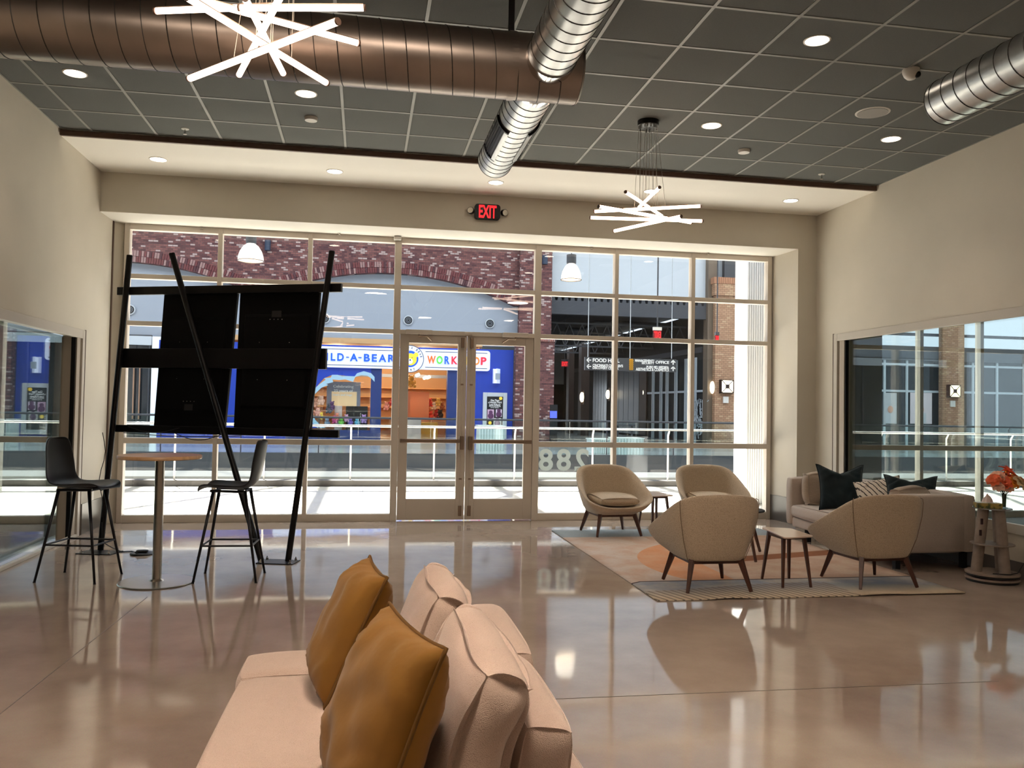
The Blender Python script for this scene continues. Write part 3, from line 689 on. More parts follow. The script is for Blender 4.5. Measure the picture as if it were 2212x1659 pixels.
def arc_text(txt, r, a0, a1, inward, hgt=.10):
    for i, ch in enumerate(txt):
        if ch == ' ': continue
        a = radians(a0+(a1-a0)*i/(len(txt)-1)); ca, sa = cos(a), sin(a)
        up = (ca, sa) if not inward else (-ca, -sa); rt = (up[1], -up[0])
        vs, fs = glyphs(ch); w = hgt*(.25 if ch in '-I1' else .62); h = hgt*.14 if ch == '-' else hgt
        MB().add([(lc.x+r*ca+rt[0]*(u-.5)*w+up[0]*(v-.5)*h, SY-.28-w_*.006, zc_+r*sa+rt[1]*(u-.5)*w+up[1]*(v-.5)*h) for u, v, w_ in vs], fs).build('emblem_letter', M_nose, lg)
arc_text('BUILD-A-BEAR', .46, 165, 12, False); arc_text('1997', .46, -118, -68, True)
# shop room
rm = thing('shop_interior', 'warmly lit toy shop interior seen through its doorway', 'room', (1, SY, 0))
MB().box(xl, SY+.36, 0, c4+1, 42, .01).build('shop_floor', M_shopf, rm)
k = MB(); k.box(xl, 42, 0, c4+1, 42.1, 4.4); k.box(c4+.9, SY+.36, 0, c4+1, 42, 4.4); k.box(xl, SY+.36, 0, xl+.1, 42, 4.4); k.build('shop_walls', M_shopw, rm)
MB().box(xl, SY+.2, 4.0, c4+1, 42.1, 4.2).build('shop_ceiling', mat('shop_ceiling', '#c9a070', .8), rm)
MB().box(c2-2.5, 37.6, 2.72, c3+.8, 37.7, 2.86).build('rail_beam', M_mgrey, rm)
for i, (x, y) in enumerate(((-1.2, 36.6), (.9, 37), (2.6, 37), (.4, 39.5), (2.4, 39.5), (-1.5, 39.5))):
    lamp('shop_lamp', 'POINT', (x, y, 3.6), 95, (1.0, .80, .56), shadow_soft_size=.12)
for px, py in ((905, 809), (921, 815), (1128-200, 814), (855, 815)):
    c = at(px, py, Y=37.2); MB().tube([(c.x, 37.2, c.z), (c.x-.12, 37.1, c.z-.05)], .07, 10).build('track_spot', M_sconce, rm)
for z in (.35, .85, 1.35, 1.85, 2.3):
    MB().box(-2.4, 41.6, z, c3+.9, 42, z+.03).build('shelf', mat('shop_shelf', '#e6b77a', .6) if 'shop_shelf' not in MATS else MATS['shop_shelf'], rm)
for px, w_, h_, y in ((905, .9, 1.9, 38.2), (873, .5, 1.5, 37.2)):
    c = at(px, 900, Y=y); MB().box(c.x-w_/2, y, 0, c.x+w_/2, y+.05, 2.1).build('partition_panel', mat('salmon_panel', '#d08a66', .6) if 'salmon_panel' not in MATS else MATS['salmon_panel'], rm)
# framed poster on the blue wall
zp = lambda x, y: at(850+x/6.91, 700+y/6.91, Y=SY-.12)
po = thing('framed_poster', 'white scalloped frame with black toy advert on the blue shop wall', 'poster', (0, SY-.12, 0))
a, b = zp(1325, 1640), zp(1697, 1027); a.z = at(1068, 948, Y=SY-.12).z
k = MB(); w = .17
k.box(a.x, SY-.17, a.z, a.x+w, SY-.1, b.z); k.box(b.x-w, SY-.17, a.z, b.x, SY-.1, b.z); k.box(a.x+w, SY-.17, b.z-w, b.x-w, SY-.1, b.z); k.box(a.x+w, SY-.17, a.z, b.x-w, SY-.1, a.z+w); k.build('frame', M_mwhite, po, bevel=.015)
MB().box(a.x+w, SY-.13, a.z+w, b.x-w, SY-.11, b.z-w).build('sheet', mat('poster_black', '#10131a', .4), po)
M_txt = mat('white_print', '#f0f0ee', .5)
for t, x0, x1, y1, y0 in (('Give Them', 1450, 1580, 1125, 1155), ("a Keepsake They'll", 1412, 1612, 1158, 1187), ('Love FURever', 1430, 1598, 1190, 1218), ('Record A Sound Message', 1425, 1600, 1222, 1236), ('for Your Valentine', 1450, 1570, 1240, 1252)):
    A, B = zp(x0, y0), zp(x1, y1); letters(t, A.x, B.x, A.z, B.z, SY-.13, M_txt, po, .004)
for (x0, y0, x1, y1), cc in (((1400, 1430, 1500, 1275), '#caa7c0'), ((1525, 1385, 1617, 1275), '#d9c9dc'), ((1490, 1520, 1605, 1405), '#c9c3bd')):
    A, B = zp(x0, y0), zp(x1, y1); pc = MB().box(A.x, SY-.14, A.z, B.x, SY-.13, B.z).build('photo_card', mat('card_'+cc[1:], cc, .5), po)
    m_ = (A+B)/2; MB().ball((m_.x, SY-.145, m_.z-.05), .12, sy=.15).ball((m_.x, SY-.145, m_.z+.1), .08, sy=.15).build('toy_picture', MATS.get('plum') or mat('plum', '#5a2f57', .6), pc)
for x, y in ((1600, 1110), (1440, 1475)): c = zp(x, y); MB().ball((c.x, SY-.135, c.z), .07, sy=.1).build('gold_heart', M_gold, po)
c0, c1_ = zp(1480, 885), zp(1595, 670)
bx = thing('wall_sign', 'small white box sign jutting from the blue shop wall', 'sign', (c0.x, SY-.2, c0.z))
MB().add([(c0.x, SY-.45, c0.z), (c1_.x-.2, SY-.45, c0.z), (c1_.x-.2, SY-.45, c1_.z), (c0.x, SY-.45, c1_.z-.05), (c0.x, SY-.1, c0.z), (c1_.x, SY-.1, c0.z), (c1_.x, SY-.1, c1_.z), (c0.x, SY-.1, c1_.z)], [(0, 1, 2, 3), (1, 5, 6, 2), (0, 4, 5, 1), (3, 2, 6, 7), (0, 3, 7, 4)]).build('body', M_signw, bx)
MB().box(c0.x+.06, SY-.456, c0.z+.15, c0.x+.26, SY-.45, c1_.z-.2).build('picture', mat('grey_picture', '#8f9aa8', .5), bx)
# window display
dp = thing('display_poster', 'hanging anniversary poster in the toy shop window', 'poster', (0, SY+.5, 0))
zq = lambda x, y: at(640+x/7.54, 740+y/7.54, Y=SY+.5)
A, B = zq(490, 1090), zq(1050, 645); MB().box(A.x, SY+.5, A.z, B.x, SY+.53, B.z).build('sheet', mat('poster_grey', '#8d8f9c', .6), dp)
MB().box(A.x+.2, SY+.49, A.z+.05, B.x-.15, SY+.5, A.z+.75).build('picture', mat('poster_peach', '#f0cfa0', .6, emit='#f0c890', es=.25), dp)
for t, x0, x1, y1, y0 in (('Celebrating', 600, 935, 695, 745), ('25 years of', 610, 925, 765, 815), ('heart and hugs', 595, 910, 835, 875)):
    A, B = zq(x0, y0), zq(x1, y1); letters(t, A.x, B.x, A.z, B.z, SY+.49, M_txt, dp, .004)
for (x0, y0, x1, y1, d), cc, nm, lb in (((625, 1215, 750, 1030, .4), '#c9b7ae', 'display_box', 'beige box beside the black bench board in the shop window'), ((750, 1210, 808, 1035, .4), '#a5602f', 'display_box', 'orange brown box left of the black board in the shop window'), ((808, 1205, 1165, 1040, .3), '#121212', 'display_board', 'black board lettered in white in the shop window')):
    A, B = zq(x0, y0), zq(x1, y1); tag(MB().box(A.x, SY+.45-.1, .42, B.x, SY+.45+d-.2, B.z).build(nm, mat('d_'+cc[1:], cc, .5), bevel=.01), lb, 'display')
def plush(px, py, Y, s, col, lb, grp='soft toys in the shop window'):
    s *= .85
    c = at(px, py, Y=Y); m_ = MATS.get('plush_'+col[1:]) or mat('plush_'+col[1:], col, .9, sheen=.4)
    t = thing('soft_toy', lb, 'toy', (c.x, Y, c.z), random.uniform(-.5, .5), grp)
    MB().ball((0, 0, 0), s*.5, sy=.9, n=8).build('body', m_, t, smooth=True, local=True)
    k = MB().ball((0, -.02, s*.62), s*.36, n=8).ball((-s*.28, 0, s*.92), s*.13, n=6).ball((s*.28, 0, s*.92), s*.13, n=6); k.build('head', m_, t, smooth=True, local=True)
    for q in (-1, 1): MB().ball((q*s*.42, -s*.15, s*.15), s*.17, sz=1.5, n=6).build('arm', m_, t, smooth=True, local=True)
    for q in (-1, 1): MB().ball((q*s*.28, -s*.4, -s*.35), s*.2, n=6).build('leg', m_, t, smooth=True, local=True)
PL = [(680, 873, .30, '#d59a7c', 'salmon pink'), (694, 868, .30, '#e3b49a', 'pale peach'), (672, 891, .28, '#e0a080', 'coral'), (686, 893, .28, '#d99a86', 'rosy'), (694, 901, .24, '#e6c53f', 'yellow'), (712, 886, .3, '#3c4450', 'dark grey'), (717, 880, .3, '#5d3a5e', 'plum'), (706, 915, .26, '#7f8fa8', 'slate blue'), (724, 909, .26, '#d04a84', 'hot pink'), (737, 914, .26, '#7cc050', 'lime green'), (748, 906, .24, '#d9a0c0', 'pale pink'), (728, 902, .22, '#e08060', 'orange pink'), (757, 914, .26, '#7a5ab0', 'violet'), (771, 914, .26, '#6fb6d0', 'sky blue'), (786, 908, .28, '#c59ad6', 'lilac'), (668, 905, .22, '#f0b070', 'light orange')]
for px, py, s, c, nmn in PL: plush(px, py, SY+.28, s, c, nmn+' soft toy in the toy shop window display')
PR = [(928, 872, .3, '#e04038', 'red'), (937, 879, .28, '#f2ead6', 'cream'), (947, 871, .3, '#e8c86a', 'straw yellow'), (925, 888, .28, '#c9743a', 'rust'), (955, 880, .26, '#a05a30', 'brown'), (930, 900, .32, '#e8553f', 'scarlet'), (919, 899, .34, '#5a3a2a', 'dark brown'), (942, 896, .3, '#a82a2a', 'crimson'), (951, 898, .34, '#1f1a1a', 'black'), (835, 880, .3, '#d9a0a0', 'dusty pink'), (846, 872, .28, '#c04040', 'brick red')]
for px, py, s, c, nmn in PR: plush(px, py, 38.6, s, c, nmn+' soft toy on the shelves behind the shop doorway', 'soft toys inside the shop')
plush(888, 828, 36.5, .42, '#e0a030', 'golden hanging soft toy in the shop doorway', 'soft toys inside the shop')
for (px, w_, h_, Y), cc, lb in (((921, 1.0, .75, 36.4), '#c9962e', 'mustard yellow cube table in the shop doorway'), ((947, .6, .8, 37.3), '#b98a6a', 'tan box table right of the yellow cube in the shop'), ((864, .6, .8, 36.4), '#c25a35', 'orange red chair frame in the shop doorway'), ((889, .8, .9, 35.6), '#b0a29c', 'grey counter in the shop doorway')):
    c = at(px, 930, Y=Y); tag(MB().box(c.x-w_/2, Y, .012, c.x+w_/2, Y+.5, h_).build('display_table', mat('t_'+cc[1:], cc, .5), bevel=.02), lb, 'table')
# ---------------- shop with pull handles at the far left
ls = thing('storefront', 'dark glass shop front with long pull handles at the far left', 'storefront', (-10, SY, 0))
xa, xb = -15.5, -8.3; zl = R2(300, 745, SY).z
MB().box(xa, SY+.05, 0, xb, SY+.1, zl).build('glazing', M_dglass, ls); MB().box(xa, SY-.05, zl, xb, SY+.12, zl+.35).build('header', M_mwhite, ls); MB().box(xa, SY-.05, zl+.35, xb, SY+.12, zl+.40).build('dark_line', M_mdark, ls)
for px in (288, 301): c = R2(px, 880, SY); MB().tube([(c.x, SY-.08, .75), (c.x, SY-.08, 2.75)], .03, 8).build('pull_handle', mat('copper_pull', '#b08a72', .3, .8) if 'copper_pull' not in MATS else MATS['copper_pull'], ls)
for x in (xa, -12.8, -10.8, xb-.1): MB().box(x, SY, 0, x+.06, SY+.1, zl).build('frame', M_mdark, ls)
# ---------------- white bulkhead, dark hall
zb1 = R2(1350, 643).z; zb2 = R2(1350, 655).z; zb3 = R2(1350, 684).z
struct(MB().box(7.81, YF, zb1, 44, YF+.3, SKY_Z).build('wall_bulkhead', M_mwhite))
hall = sroot('wall_hall', 'dark concourse beyond the brick pier', 'hall', (11, YF, 0))
k = MB(); x = 7.8
while x < 14.8: k.prism([(x, zb2-.02), (x+.04, zb2+.16), (x+.17, zb2+.16), (x+.21, zb2-.02)], YF-.1, YF+.3, FN); x += .29
k.build('corrugated_deck_edge', M_mdark, hall, kind='stuff')
MB().box(7.8, YF-.12, zb3, 15.2, YF+.2, zb2).build('edge_beam', M_mdark, hall)
MB().box(7.6, YF+.3, zb2, 15.4, 66, zb2+.3).build('hall_ceiling', M_mblack, hall)
MB().box(7.5, YF+.1, 0, 7.7, 66, zb2+.2).build('hall_side', M_mblack, hall)
M_truss = mat('truss_grey', '#3c3e42', .6)
for Y in (37.5, 42.0, 47.0):
    k = MB(); z1, z0 = zb3-.15, zb3-.85; k.box(7.8, Y, z1, 15, Y+.08, z1+.08); k.box(7.8, Y, z0, 15, Y+.08, z0+.08)
    for i in range(12): x = 7.8+i*.6; k.beam((x, Y+.04, z0), (x+.3, Y+.04, z1), .04, .04); k.beam((x+.3, Y+.04, z1), (x+.6, Y+.04, z0), .04, .04)
    k.build('roof_truss', M_truss, hall)
MB().tube([(9.5, 39, 5.2), (10.4, 39, 5.2), (10.9, 39, 5.6), (15, 39, 5.6)], .16, 12).build('hall_duct', M_truss, hall, smooth=True)
HX = 15.0
hy = lambda px: at(px, 850, X=HX).y
k = MB(); k.box(HX, YF+.2, 0, HX+.2, 66, 5.9); k.build('shop_wall', M_mblack, hall)
MB().box(HX-.06, YF+.5, 4.1, HX, 60, 4.35).build('wall_band', M_mdark, hall)
for px in (1528, 1503, 1484, 1462, 1443, 1430, 1413):
    y = hy(px); MB().box(HX-.08, y-.16, 0, HX-.02, y-.06, 3.9).build('shop_mullion', M_framew, hall); MB().box(HX-.08, y+.06, 0, HX-.02, y+.16, 3.9).build('shop_mullion', M_framew, hall)
MB().box(HX-.06, hy(1530), 2.3, HX-.02, hy(1400), 2.4).build('shop_transom', M_framew, hall)
for a, b, m_ in ((1400, 1384, M_dbrown), (1384, 1330, M_metal), (1330, 1318, M_mblack), (1314, 1284, M_metal2)):
    y0, y1 = hy(a), hy(b); n = 5 if m_ in (M_metal, M_metal2) else 1
    for i in range(n): q = (y1-y0)/n; MB().box(HX-.10, y0+q*i+.03, .1, HX-.03, y0+q*(i+1)-.03, 4.0).build('metal_panel' if n > 1 else 'column_face', m_, hall)
# frosted pattern on the first shop glass
k = MB(); random.seed(3); y0, y1 = hy(1530), hy(1500)
for i in range(70):
    y, z = random.uniform(y0, y1), random.uniform(.4, 1.9); a = random.uniform(0, pi); L_ = random.uniform(.12, .3)
    k.beam((HX-.1, y-L_*cos(a), z-L_*sin(a)), (HX-.1, y+L_*cos(a), z+L_*sin(a)), .02, .03, up=(1, 0, 0))
k.build('lattice_film', M_framew, hall, kind='stuff')
MB().box(7.6, 62, 0, 11.2, 62.1, 3.3).build('end_window', M_day, hall); MB().box(7.6, 62.1, 3.3, 15, 62.2, 5.9).build('end_wall', M_mwhite, hall)
MB().box(11.2, 62.1, 0, 15, 62.2, 3.3).build('end_wall', M_mblack, hall)
for x in (8.3, 9.0, 9.7, 10.4): MB().box(x, 61.9, 0, x+.06, 62, 3.3).build('end_mullion', M_mdark, hall)
for z in (.9, 1.9): MB().box(7.6, 61.9, z, 11.2, 62, z+.06).build('end_mullion', M_mdark, hall)
for px, w_, Y, m_ in ((1234, 12, 48, M_dbrown), (1264, 19, 44, M_dbrown)):
    c = at(px, 850, Y=Y); ww = w_*Y/1800
    MB().box(c.x-ww/2, Y, 0, c.x+ww/2, Y+.6, 5).build('hall_column', m_, hall)
lamp('hall_light', 'AREA', (11, 45, 5.0), 260, (.85, .9, 1), (0, 0, 0), 5, 12)
# dark corner column and tan brick pillar
c0, c1x = R2(1522, 800).x, R2(1541, 800).x
tag(MB().box(c0, YF-.3, 0, c1x, YF+.2, SKY_Z).build('corner_column', M_tancol, bevel=.02), 'taupe column standing left of the tan brick pillar', 'column')
def pillar(pxa, pxb, lab, zcap, Y=YF-.6, dx=.12):
    a, b = R2(pxa, 850, Y).x, R2(pxb, 850, Y).x
    p = thing('brick_pillar', lab, 'pillar', ((a+b)/2, Y, 0))
    MB().box(a, Y, 0, b, Y+.27, zcap-.8).build('shaft', M_tanb, p)
    MB().box(a-dx*.6, Y-.08, zcap-.8, b+dx*.6, Y+.28, zcap-.02).build('cap', M_tanb, p)
    k = MB(); x = a-dx
    while x < b+dx-.05: k.box(x, Y-.12, zcap-.28, x+.07, Y+.285, zcap); x += .085
    k.build('soldier_course', mat('tan_soldier', '#a9795c', .85) if 'tan_soldier' not in MATS else MATS['tan_soldier'], p, kind='stuff')
    MB().box((a+b)/2-.1, Y+.02, zcap, (a+b)/2+.45, Y+.27, SKY_Z-.002).build('steel_post', M_mdark, p)
    return p
zcap = R2(1568, 600, YF-.6).z
pillar(1544, 1591, 'tan brick pillar with square sconce right of the dark hall', zcap)
pillar(2036, 2083, 'tan brick pillar seen through the right hand window', zcap+1.5)
def sconce(px, py, Y, lab, box=True):
    c = at(px, py, Y=Y); s = thing('wall_sconce', lab, 'lamp', (c.x, Y, c.z))
    h = .30
    MB().box(-h, 0, -h, h, .06, h).build('backplate', M_dbrown, s, local=True)
    MB().prism(rrect(-.26, -.27, .26, .27, .06), -.16, -.01, FN).build('diffuser', M_sconce, s, local=True)
    k = MB()
    for a, b in (((-.27, -.28), (-.08, -.08)), ((.27, -.28), (.08, -.08)), ((-.27, .28), (-.08, .08)), ((.27, .28), (.08, .08))): k.beam((a[0], -.17, a[1]), (b[0], -.17, b[1]), .03, .03, up=(0, 1, 0))
    k.box(-.09, -.18, -.09, .09, -.16, .09)
    for q in ((-.29, -.29, .29, -.26), (-.29, .26, .29, .29), (-.29, -.29, -.26, .29), (.26, -.29, .29, .29)): k.box(q[0], -.18, q[1], q[2], -.01, q[3])
    k.build('cage', M_dbrown, s, local=True)
    if box: b = MB().box(-.12, -.03, -.72, .12, .06, -.44).build('strobe', M_plw, s, local=True)
    return s
sconce(1568, 835, YF-.64, 'glowing square caged sconce on the left tan brick pillar')
sconce(2058, 845, YF-.64, 'glowing square caged sconce seen through the right hand window')
def side_sconce(px, py, Y, X, lab):
    c = at(px, py, Y=Y); s = thing('wall_sconce', lab, 'lamp', (c.x, Y, c.z))
    MB().ball((0, 0, 0), .22, sx=.5, sz=1.25, n=8).build('diffuser', M_sconce, s, local=True, smooth=True)
    MB().box(.06, -.2, -.4, .12, .2, .4).build('backplate', M_dbrown, s, local=True)
side_sconce(1539, 837, YF-.35, 0, 'half seen glowing sconce on the taupe column')
side_sconce(1393, 848, hy(1393)-.0, 0, 'oval glowing sconce on the brown column in the dark hall')
side_sconce(1313, 852, 49, 0, 'small glowing sconce beside the silver panel in the hall')
side_sconce(1257, 858, 43.8, 0, 'smallest glowing sconce on the brown hall column at the left')
# ---------------- shops right of the tan pillar
rs = thing('storefront', 'grey shop fronts with pale frames right of the tan pillar', 'storefront', (22, YF, 0))
xa, xb = R2(1592, 850).x, 44
z1, z2, z3, z4 = R2(1950, 748).z, R2(1950, 779).z, R2(1950, 783).z, R2(1950, 845).z
MB().box(xa, YF-.15, 0, xb, YF-.1, z2).build('glazing', M_dglass, rs)
MB().box(xa, YF-.3, z2, xb, YF-.05, z1).build('grey_fascia', mat('slate_fascia', '#4b5057', .6), rs)
MB().box(xa, YF-.04, z1+.5, xb, YF-.01, z1+.64).build('dark_stripe', M_mdark, rs)
x = xa+.3
for px in (1595, 1905, 1953, 2030, 2095, 2147, 2205, 2300):
    c = R2(px, 850).x; MB().box(c-.05, YF-.22, 0, c+.05, YF-.12, z2).build('mullion', M_framew, rs)
for z in (z3-.1, z4): MB().box(xa, YF-.2, z-.05, xb, YF-.13, z+.05).build('transom', M_framew, rs)
for x0, x1, cc, lb in ((1908, 1936, '#b9bcc0', 'grey photo poster of a smiling child in the shop window'), (1965, 2012, '#d9cdd2', 'pale pink photo poster in the shop window')):
    A, B = R2(x0, 915, YF-.2), R2(x1, 849, YF-.2)
    p = thing('window_poster', lb, 'poster', (A.x, YF-.2, A.z)); MB().box(A.x, YF-.24, A.z, B.x, YF-.22, B.z).build('sheet', mat('p_'+cc[1:], cc, .6), p)
    m_ = (A+B)/2; MB().ball((m_.x, YF-.25, m_.z-.05), .14, sy=.1, sz=1.2).build('pictured_face', MATS.get('skin') or mat('skin', '#c99a84', .7), p)
    MB().box(m_.x-.25, YF-.25, A.z+.02, m_.x+.25, YF-.242, m_.z-.22).build('pictured_shirt', M_mwhite, p)
# ---------------- hanging things in the atrium
def pendant(px, py, Y, lab, w=.58):
    c = at(px, py, Y=Y); p = thing('dome_pendant', lab, 'lamp', (c.x, Y, c.z-.2), group='dome pendants in the atrium')
    r = w/2
    MB().lathe([(r*1.0, 0), (r*.97, .10), (r*.84, .22), (r*.58, .34), (r*.3, .40), (.08, .42)], 24, close=False).build('shade', M_dome, p, local=True, smooth=True)
    MB().tube([(r*1.01*cos(t*pi/12), r*1.01*sin(t*pi/12), 0) for t in range(25)], .012, 6).build('rim', M_bronze, p, local=True)
    MB().lathe([(.12, .40), (.12, .62)], 16).build('housing', M_mdark, p, local=True)
    MB().tube([(0, 0, .6), (0, 0, SKY_Z-p.location.z)], .012, 5).build('stem', M_mdark, p, local=True)
pendant(542, 545, 20, 'glowing dome pendant outside the second top pane from the left')
pendant(1234, 587, 20, 'glowing dome pendant outside the top pane right of the doors', .50)
for px, y0, y1, lb in ((578, 519, 541, 'dark cylinder light on the brick wall beside the left dome pendant'), (1177, 552, 571, 'dark cylinder light at the edge of the brick pier')):
    Y = YF-.75 if px > 900 else YF-.45; a, b = at(px, y1, Y=Y), at(px, y0, Y=Y)
    tag(MB().lathe([(.12, a.z), (.12, b.z)], 16, c=(a.x, Y, 0)).build('cylinder_light', mat('navy_steel', '#28344a', .5) if 'navy_steel' not in MATS else MATS['navy_steel']), lb, 'lamp')
# direction sign
zw = lambda x, y: at(1240+x*.1085, 740+y*.1085, Y=24)
ws = thing('direction_sign', 'dark hanging direction sign with arrows and white wording', 'sign', (8, 24, 2.6))
a, b = zw(212, 548), zw(2030, 340); a2 = zw(212, 285)
TZ = lambda x: a2.z-.015+(b.z-a2.z)*(x-a2.x)/(b.x-a2.x)
MB().box(a.x, 23.97, zw(1100, 568).z, b.x, 24.06, zw(1100, 312).z).build('board', mat('sign_charcoal', '#33363b', .5), ws)
for t, x0, y0, x1, y1 in (('FOOD HALL', 365, 388, 900, 328), ("CINCINNATI CHILDREN'S", 365, 480, 968, 440), ('DISCOVERY CENTER', 365, 528, 880, 490), ('MANAGEMENT/', 1208, 385, 1588, 342), ('SECURITY', 1340, 430, 1588, 392), ('OFFICE', 1615, 420, 1885, 368), ('PURE MD MEDSPA', 1435, 510, 1880, 472), ('AESTHETICS & COSMETICS', 1222, 560, 1880, 518)):
    A, B = zw(x0, y0), zw(x1, y1); letters(t, A.x, B.x, A.z, B.z, 23.97, M_txt, ws, .012)
for x, y, up in ((290, 350, 0), (290, 475, 0), (1962, 400, 1), (1962, 525, 1)):
    c = zw(x, y); s = .065; k = MB()
    if up: k.beam((c.x, 23.955, c.z-s), (c.x, 23.955, c.z+s), .028, .015, up=(0, 1, 0)); k.beam((c.x-s, 23.955, c.z), (c.x, 23.955, c.z+s), .028, .015, up=(0, 1, 0)); k.beam((c.x+s, 23.955, c.z), (c.x, 23.955, c.z+s), .028, .015, up=(0, 1, 0))
    else: k.beam((c.x-s, 23.955, c.z), (c.x+s, 23.955, c.z), .028, .015, up=(0, 1, 0)); k.beam((c.x, 23.955, c.z-s), (c.x-s, 23.955, c.z), .028, .015, up=(0, 1, 0)); k.beam((c.x, 23.955, c.z+s), (c.x-s, 23.955, c.z), .028, .015, up=(0, 1, 0))
    k.build('arrow', M_txt, ws)
A, B = zw(1092, 545), zw(1168, 332); k = MB(); w = (B.x-A.x)/2; n = 5; h = (B.z-A.z)/n
for i in range(n):
    for j in range(2):
        x, z = A.x+j*w, A.z+i*h; 
        for p, q in (((x, z+h/2), (x+w/2, z+h)), ((x+w/2, z+h), (x+w, z+h/2)), ((x+w, z+h/2), (x+w/2, z)), ((x+w/2, z), (x, z+h/2))): k.beam((p[0], 23.955, p[1]), (q[0], 23.955, q[1]), .026, .012, up=(0, 1, 0))
k.build('gold_lattice', mat('lattice_gold', '#d99b1c', .5), ws)
for x in (278, 1115, 1942): c = zw(x, 300); MB().tube([(c.x, 24.01, c.z-.03), (c.x, 24.01, SKY_Z)], .012, 5).build('hanger_rod', M_railm, ws)
def exit_sign(px, py, Y, w, h, lab, flip, stem, plate=True):
    c = at(px, py, Y=Y); s = thing('exit_sign', lab, 'sign', (c.x, Y, c.z))
    MB().box(-w/2, 0, -h/2, w/2, .03, h/2).build('panel', MATS.get('exit_panel') or mat('exit_panel', '#5a1418', .4, emit='#a01020', es=.25), s, local=True)
    vs, fs = glyphs('EXIT'); MB().add([((.5-u if flip else u-.5)*w*.8, -.012*wz-.001, (v-.5)*h*.75) for u, v, wz in vs], fs).build('lettering', M_red, s, local=True)
    MB().box(-w/2, -.03, h/2, w/2, .06, h/2+.09).build('housing', M_plw if plate else M_mdark, s, local=True)
    if stem: MB().tube([(0, .01, h/2+.08), (0, .01, SKY_Z+.06-c.z)], .02, 6).build('stem', M_mdark, s, local=True)
exit_sign(1420, 723, 22, .24, .24, 'reversed red EXIT sign hanging over the atrium', True, True)
exit_sign(1220, 786, 40, .36, .28, 'small red EXIT sign inside the dark hall', False, True, False)
exit_sign(1549, 731, 23.87, .12, .2, 'sliver of red EXIT sign hanging before the tan pillar', True, True, False)
# planters and kiosk on the far gallery
def planter(px, wpx, ytop, Y, lab):
    c = at(px, 950, Y=Y); w = wpx*Y/1800; zt_ = at(px, ytop, Y=Y).z; p = thing('ribbed_planter', lab, 'planter', (c.x, Y, 0))
    pts = []; n = 9
    for i in range(n): x = -w/2+w*i/n; pts += [(x, 0), (x+w/n*.5, 0), (x+w/n*.55, .05), (x+w/n*.95, .05)]
    pts += [(w/2, 0), (w/2, .7), (-w/2, .7)]
    MB().prism(pts, 0, zt_-.03, lambda u, v, q: (u, v, q)).build('body', M_corr, p, local=True); MB().box(-w/2-.03, -.03, zt_-.03, w/2+.03, .73, zt_).build('rim', M_post, p, local=True)
planter(1062, 56, 919, 27.5, 'white ribbed planter box in front of the blue shop wall')
planter(1360, 66, 946, 25.8, 'large white ribbed planter box behind the glass guard rail, right')
planter(1300, 44, 948, 26.4, 'white ribbed planter box left of the larger one')
ks_ = thing('information_kiosk', 'black totem with a blue screen beside the brick pier', 'kiosk', (R2(1196, 900, 33).x, 33, 0))
c = at(1196, 900, Y=33); zt_ = at(1196, 874, Y=33).z
MB().box(c.x-.13, 33, 0, c.x+.16, 33.15, zt_).build('body', M_mblack, ks_); A, B = at(1188, 903, Y=33), at(1203, 888, Y=33)
MB().box(A.x, 32.98, A.z, B.x, 33, B.z).build('screen', mat('blue_screen', '#5060e0', .4, emit='#5060e0', es=.8), ks_)
bt = thing('high_table', 'dark slatted high table on the far gallery', 'table', (at(1352, 930, Y=28).x, 28, 0))
A, B = at(1333, 917, Y=28), at(1372, 917, Y=28); MB().box(A.x, 28, A.z-.05, B.x, 28.4, A.z).build('table_top', M_mdark, bt)
for x in (A.x+.05, B.x-.09): MB().box(x, 28.1, 0, x+.04, 28.2, A.z-.05).build('leg', M_mdark, bt)
# ------------------------------------------------------------------ ceiling equipment
def downlight(px, py, z, lens, pw, lab, grp, r=.082, col=WARM):
    c = at(px, py, Z=z); d = thing('downlight', lab, 'light', (c.x, c.y, z), group=grp)
    MB().lathe([(r+.012, 0), (r+.012, -.004), (r, -.006), (r, .0)], 28, close=False).build('trim_ring', M_alum, d, local=True)
    MB().lathe([(r, -.003), (1e-6, -.0031)], 28, close=False).build('lens', lens, d, local=True)
    l = lamp('downlight_beam', 'SPOT', (c.x, c.y, z-.02), pw, col, (0, 0, 0), spot_size=radians(95), spot_blend=.8, shadow_soft_size=.06)
    return d
for px, py, lb in ((1765, 87, 'largest recessed downlight in the dark ceiling, upper right'), (162, 158, 'recessed downlight in the dark ceiling beside the left wall'), (661, 202, 'recessed downlight just beyond the wide duct, above the black stand'), (1537, 271, 'recessed downlight right of the star chandelier canopy'), (1925, 300, 'recessed downlight under the short round duct at right')):
    downlight(px, py, ZC, M_down, 34, lb, 'downlights in the dark ceiling')
for px, py, lb in ((342, 344, 'leftmost downlight in the white soffit'), (723, 370, 'second downlight from the left in the white soffit'), (1071, 394, 'soffit downlight under the end of the spiral duct'), (1407, 413, 'soffit downlight seen behind the right chandelier'), (1708, 433, 'rightmost downlight in the white soffit')):
    downlight(px, py, ZS, M_downw, 18, lb, 'downlights in the white soffit', col=(1, .88, .72))
for x in (-.55, 1.28, 3.1, 4.92):
    for y in (3.5, 1.7):
        if (x, y) != (1.28, 3.5): pass
        l = lamp('rear_downlight', 'SPOT', (x, y, ZC-.03), 30, WARM, spot_size=radians(115), spot_blend=.7, shadow_soft_size=.08)
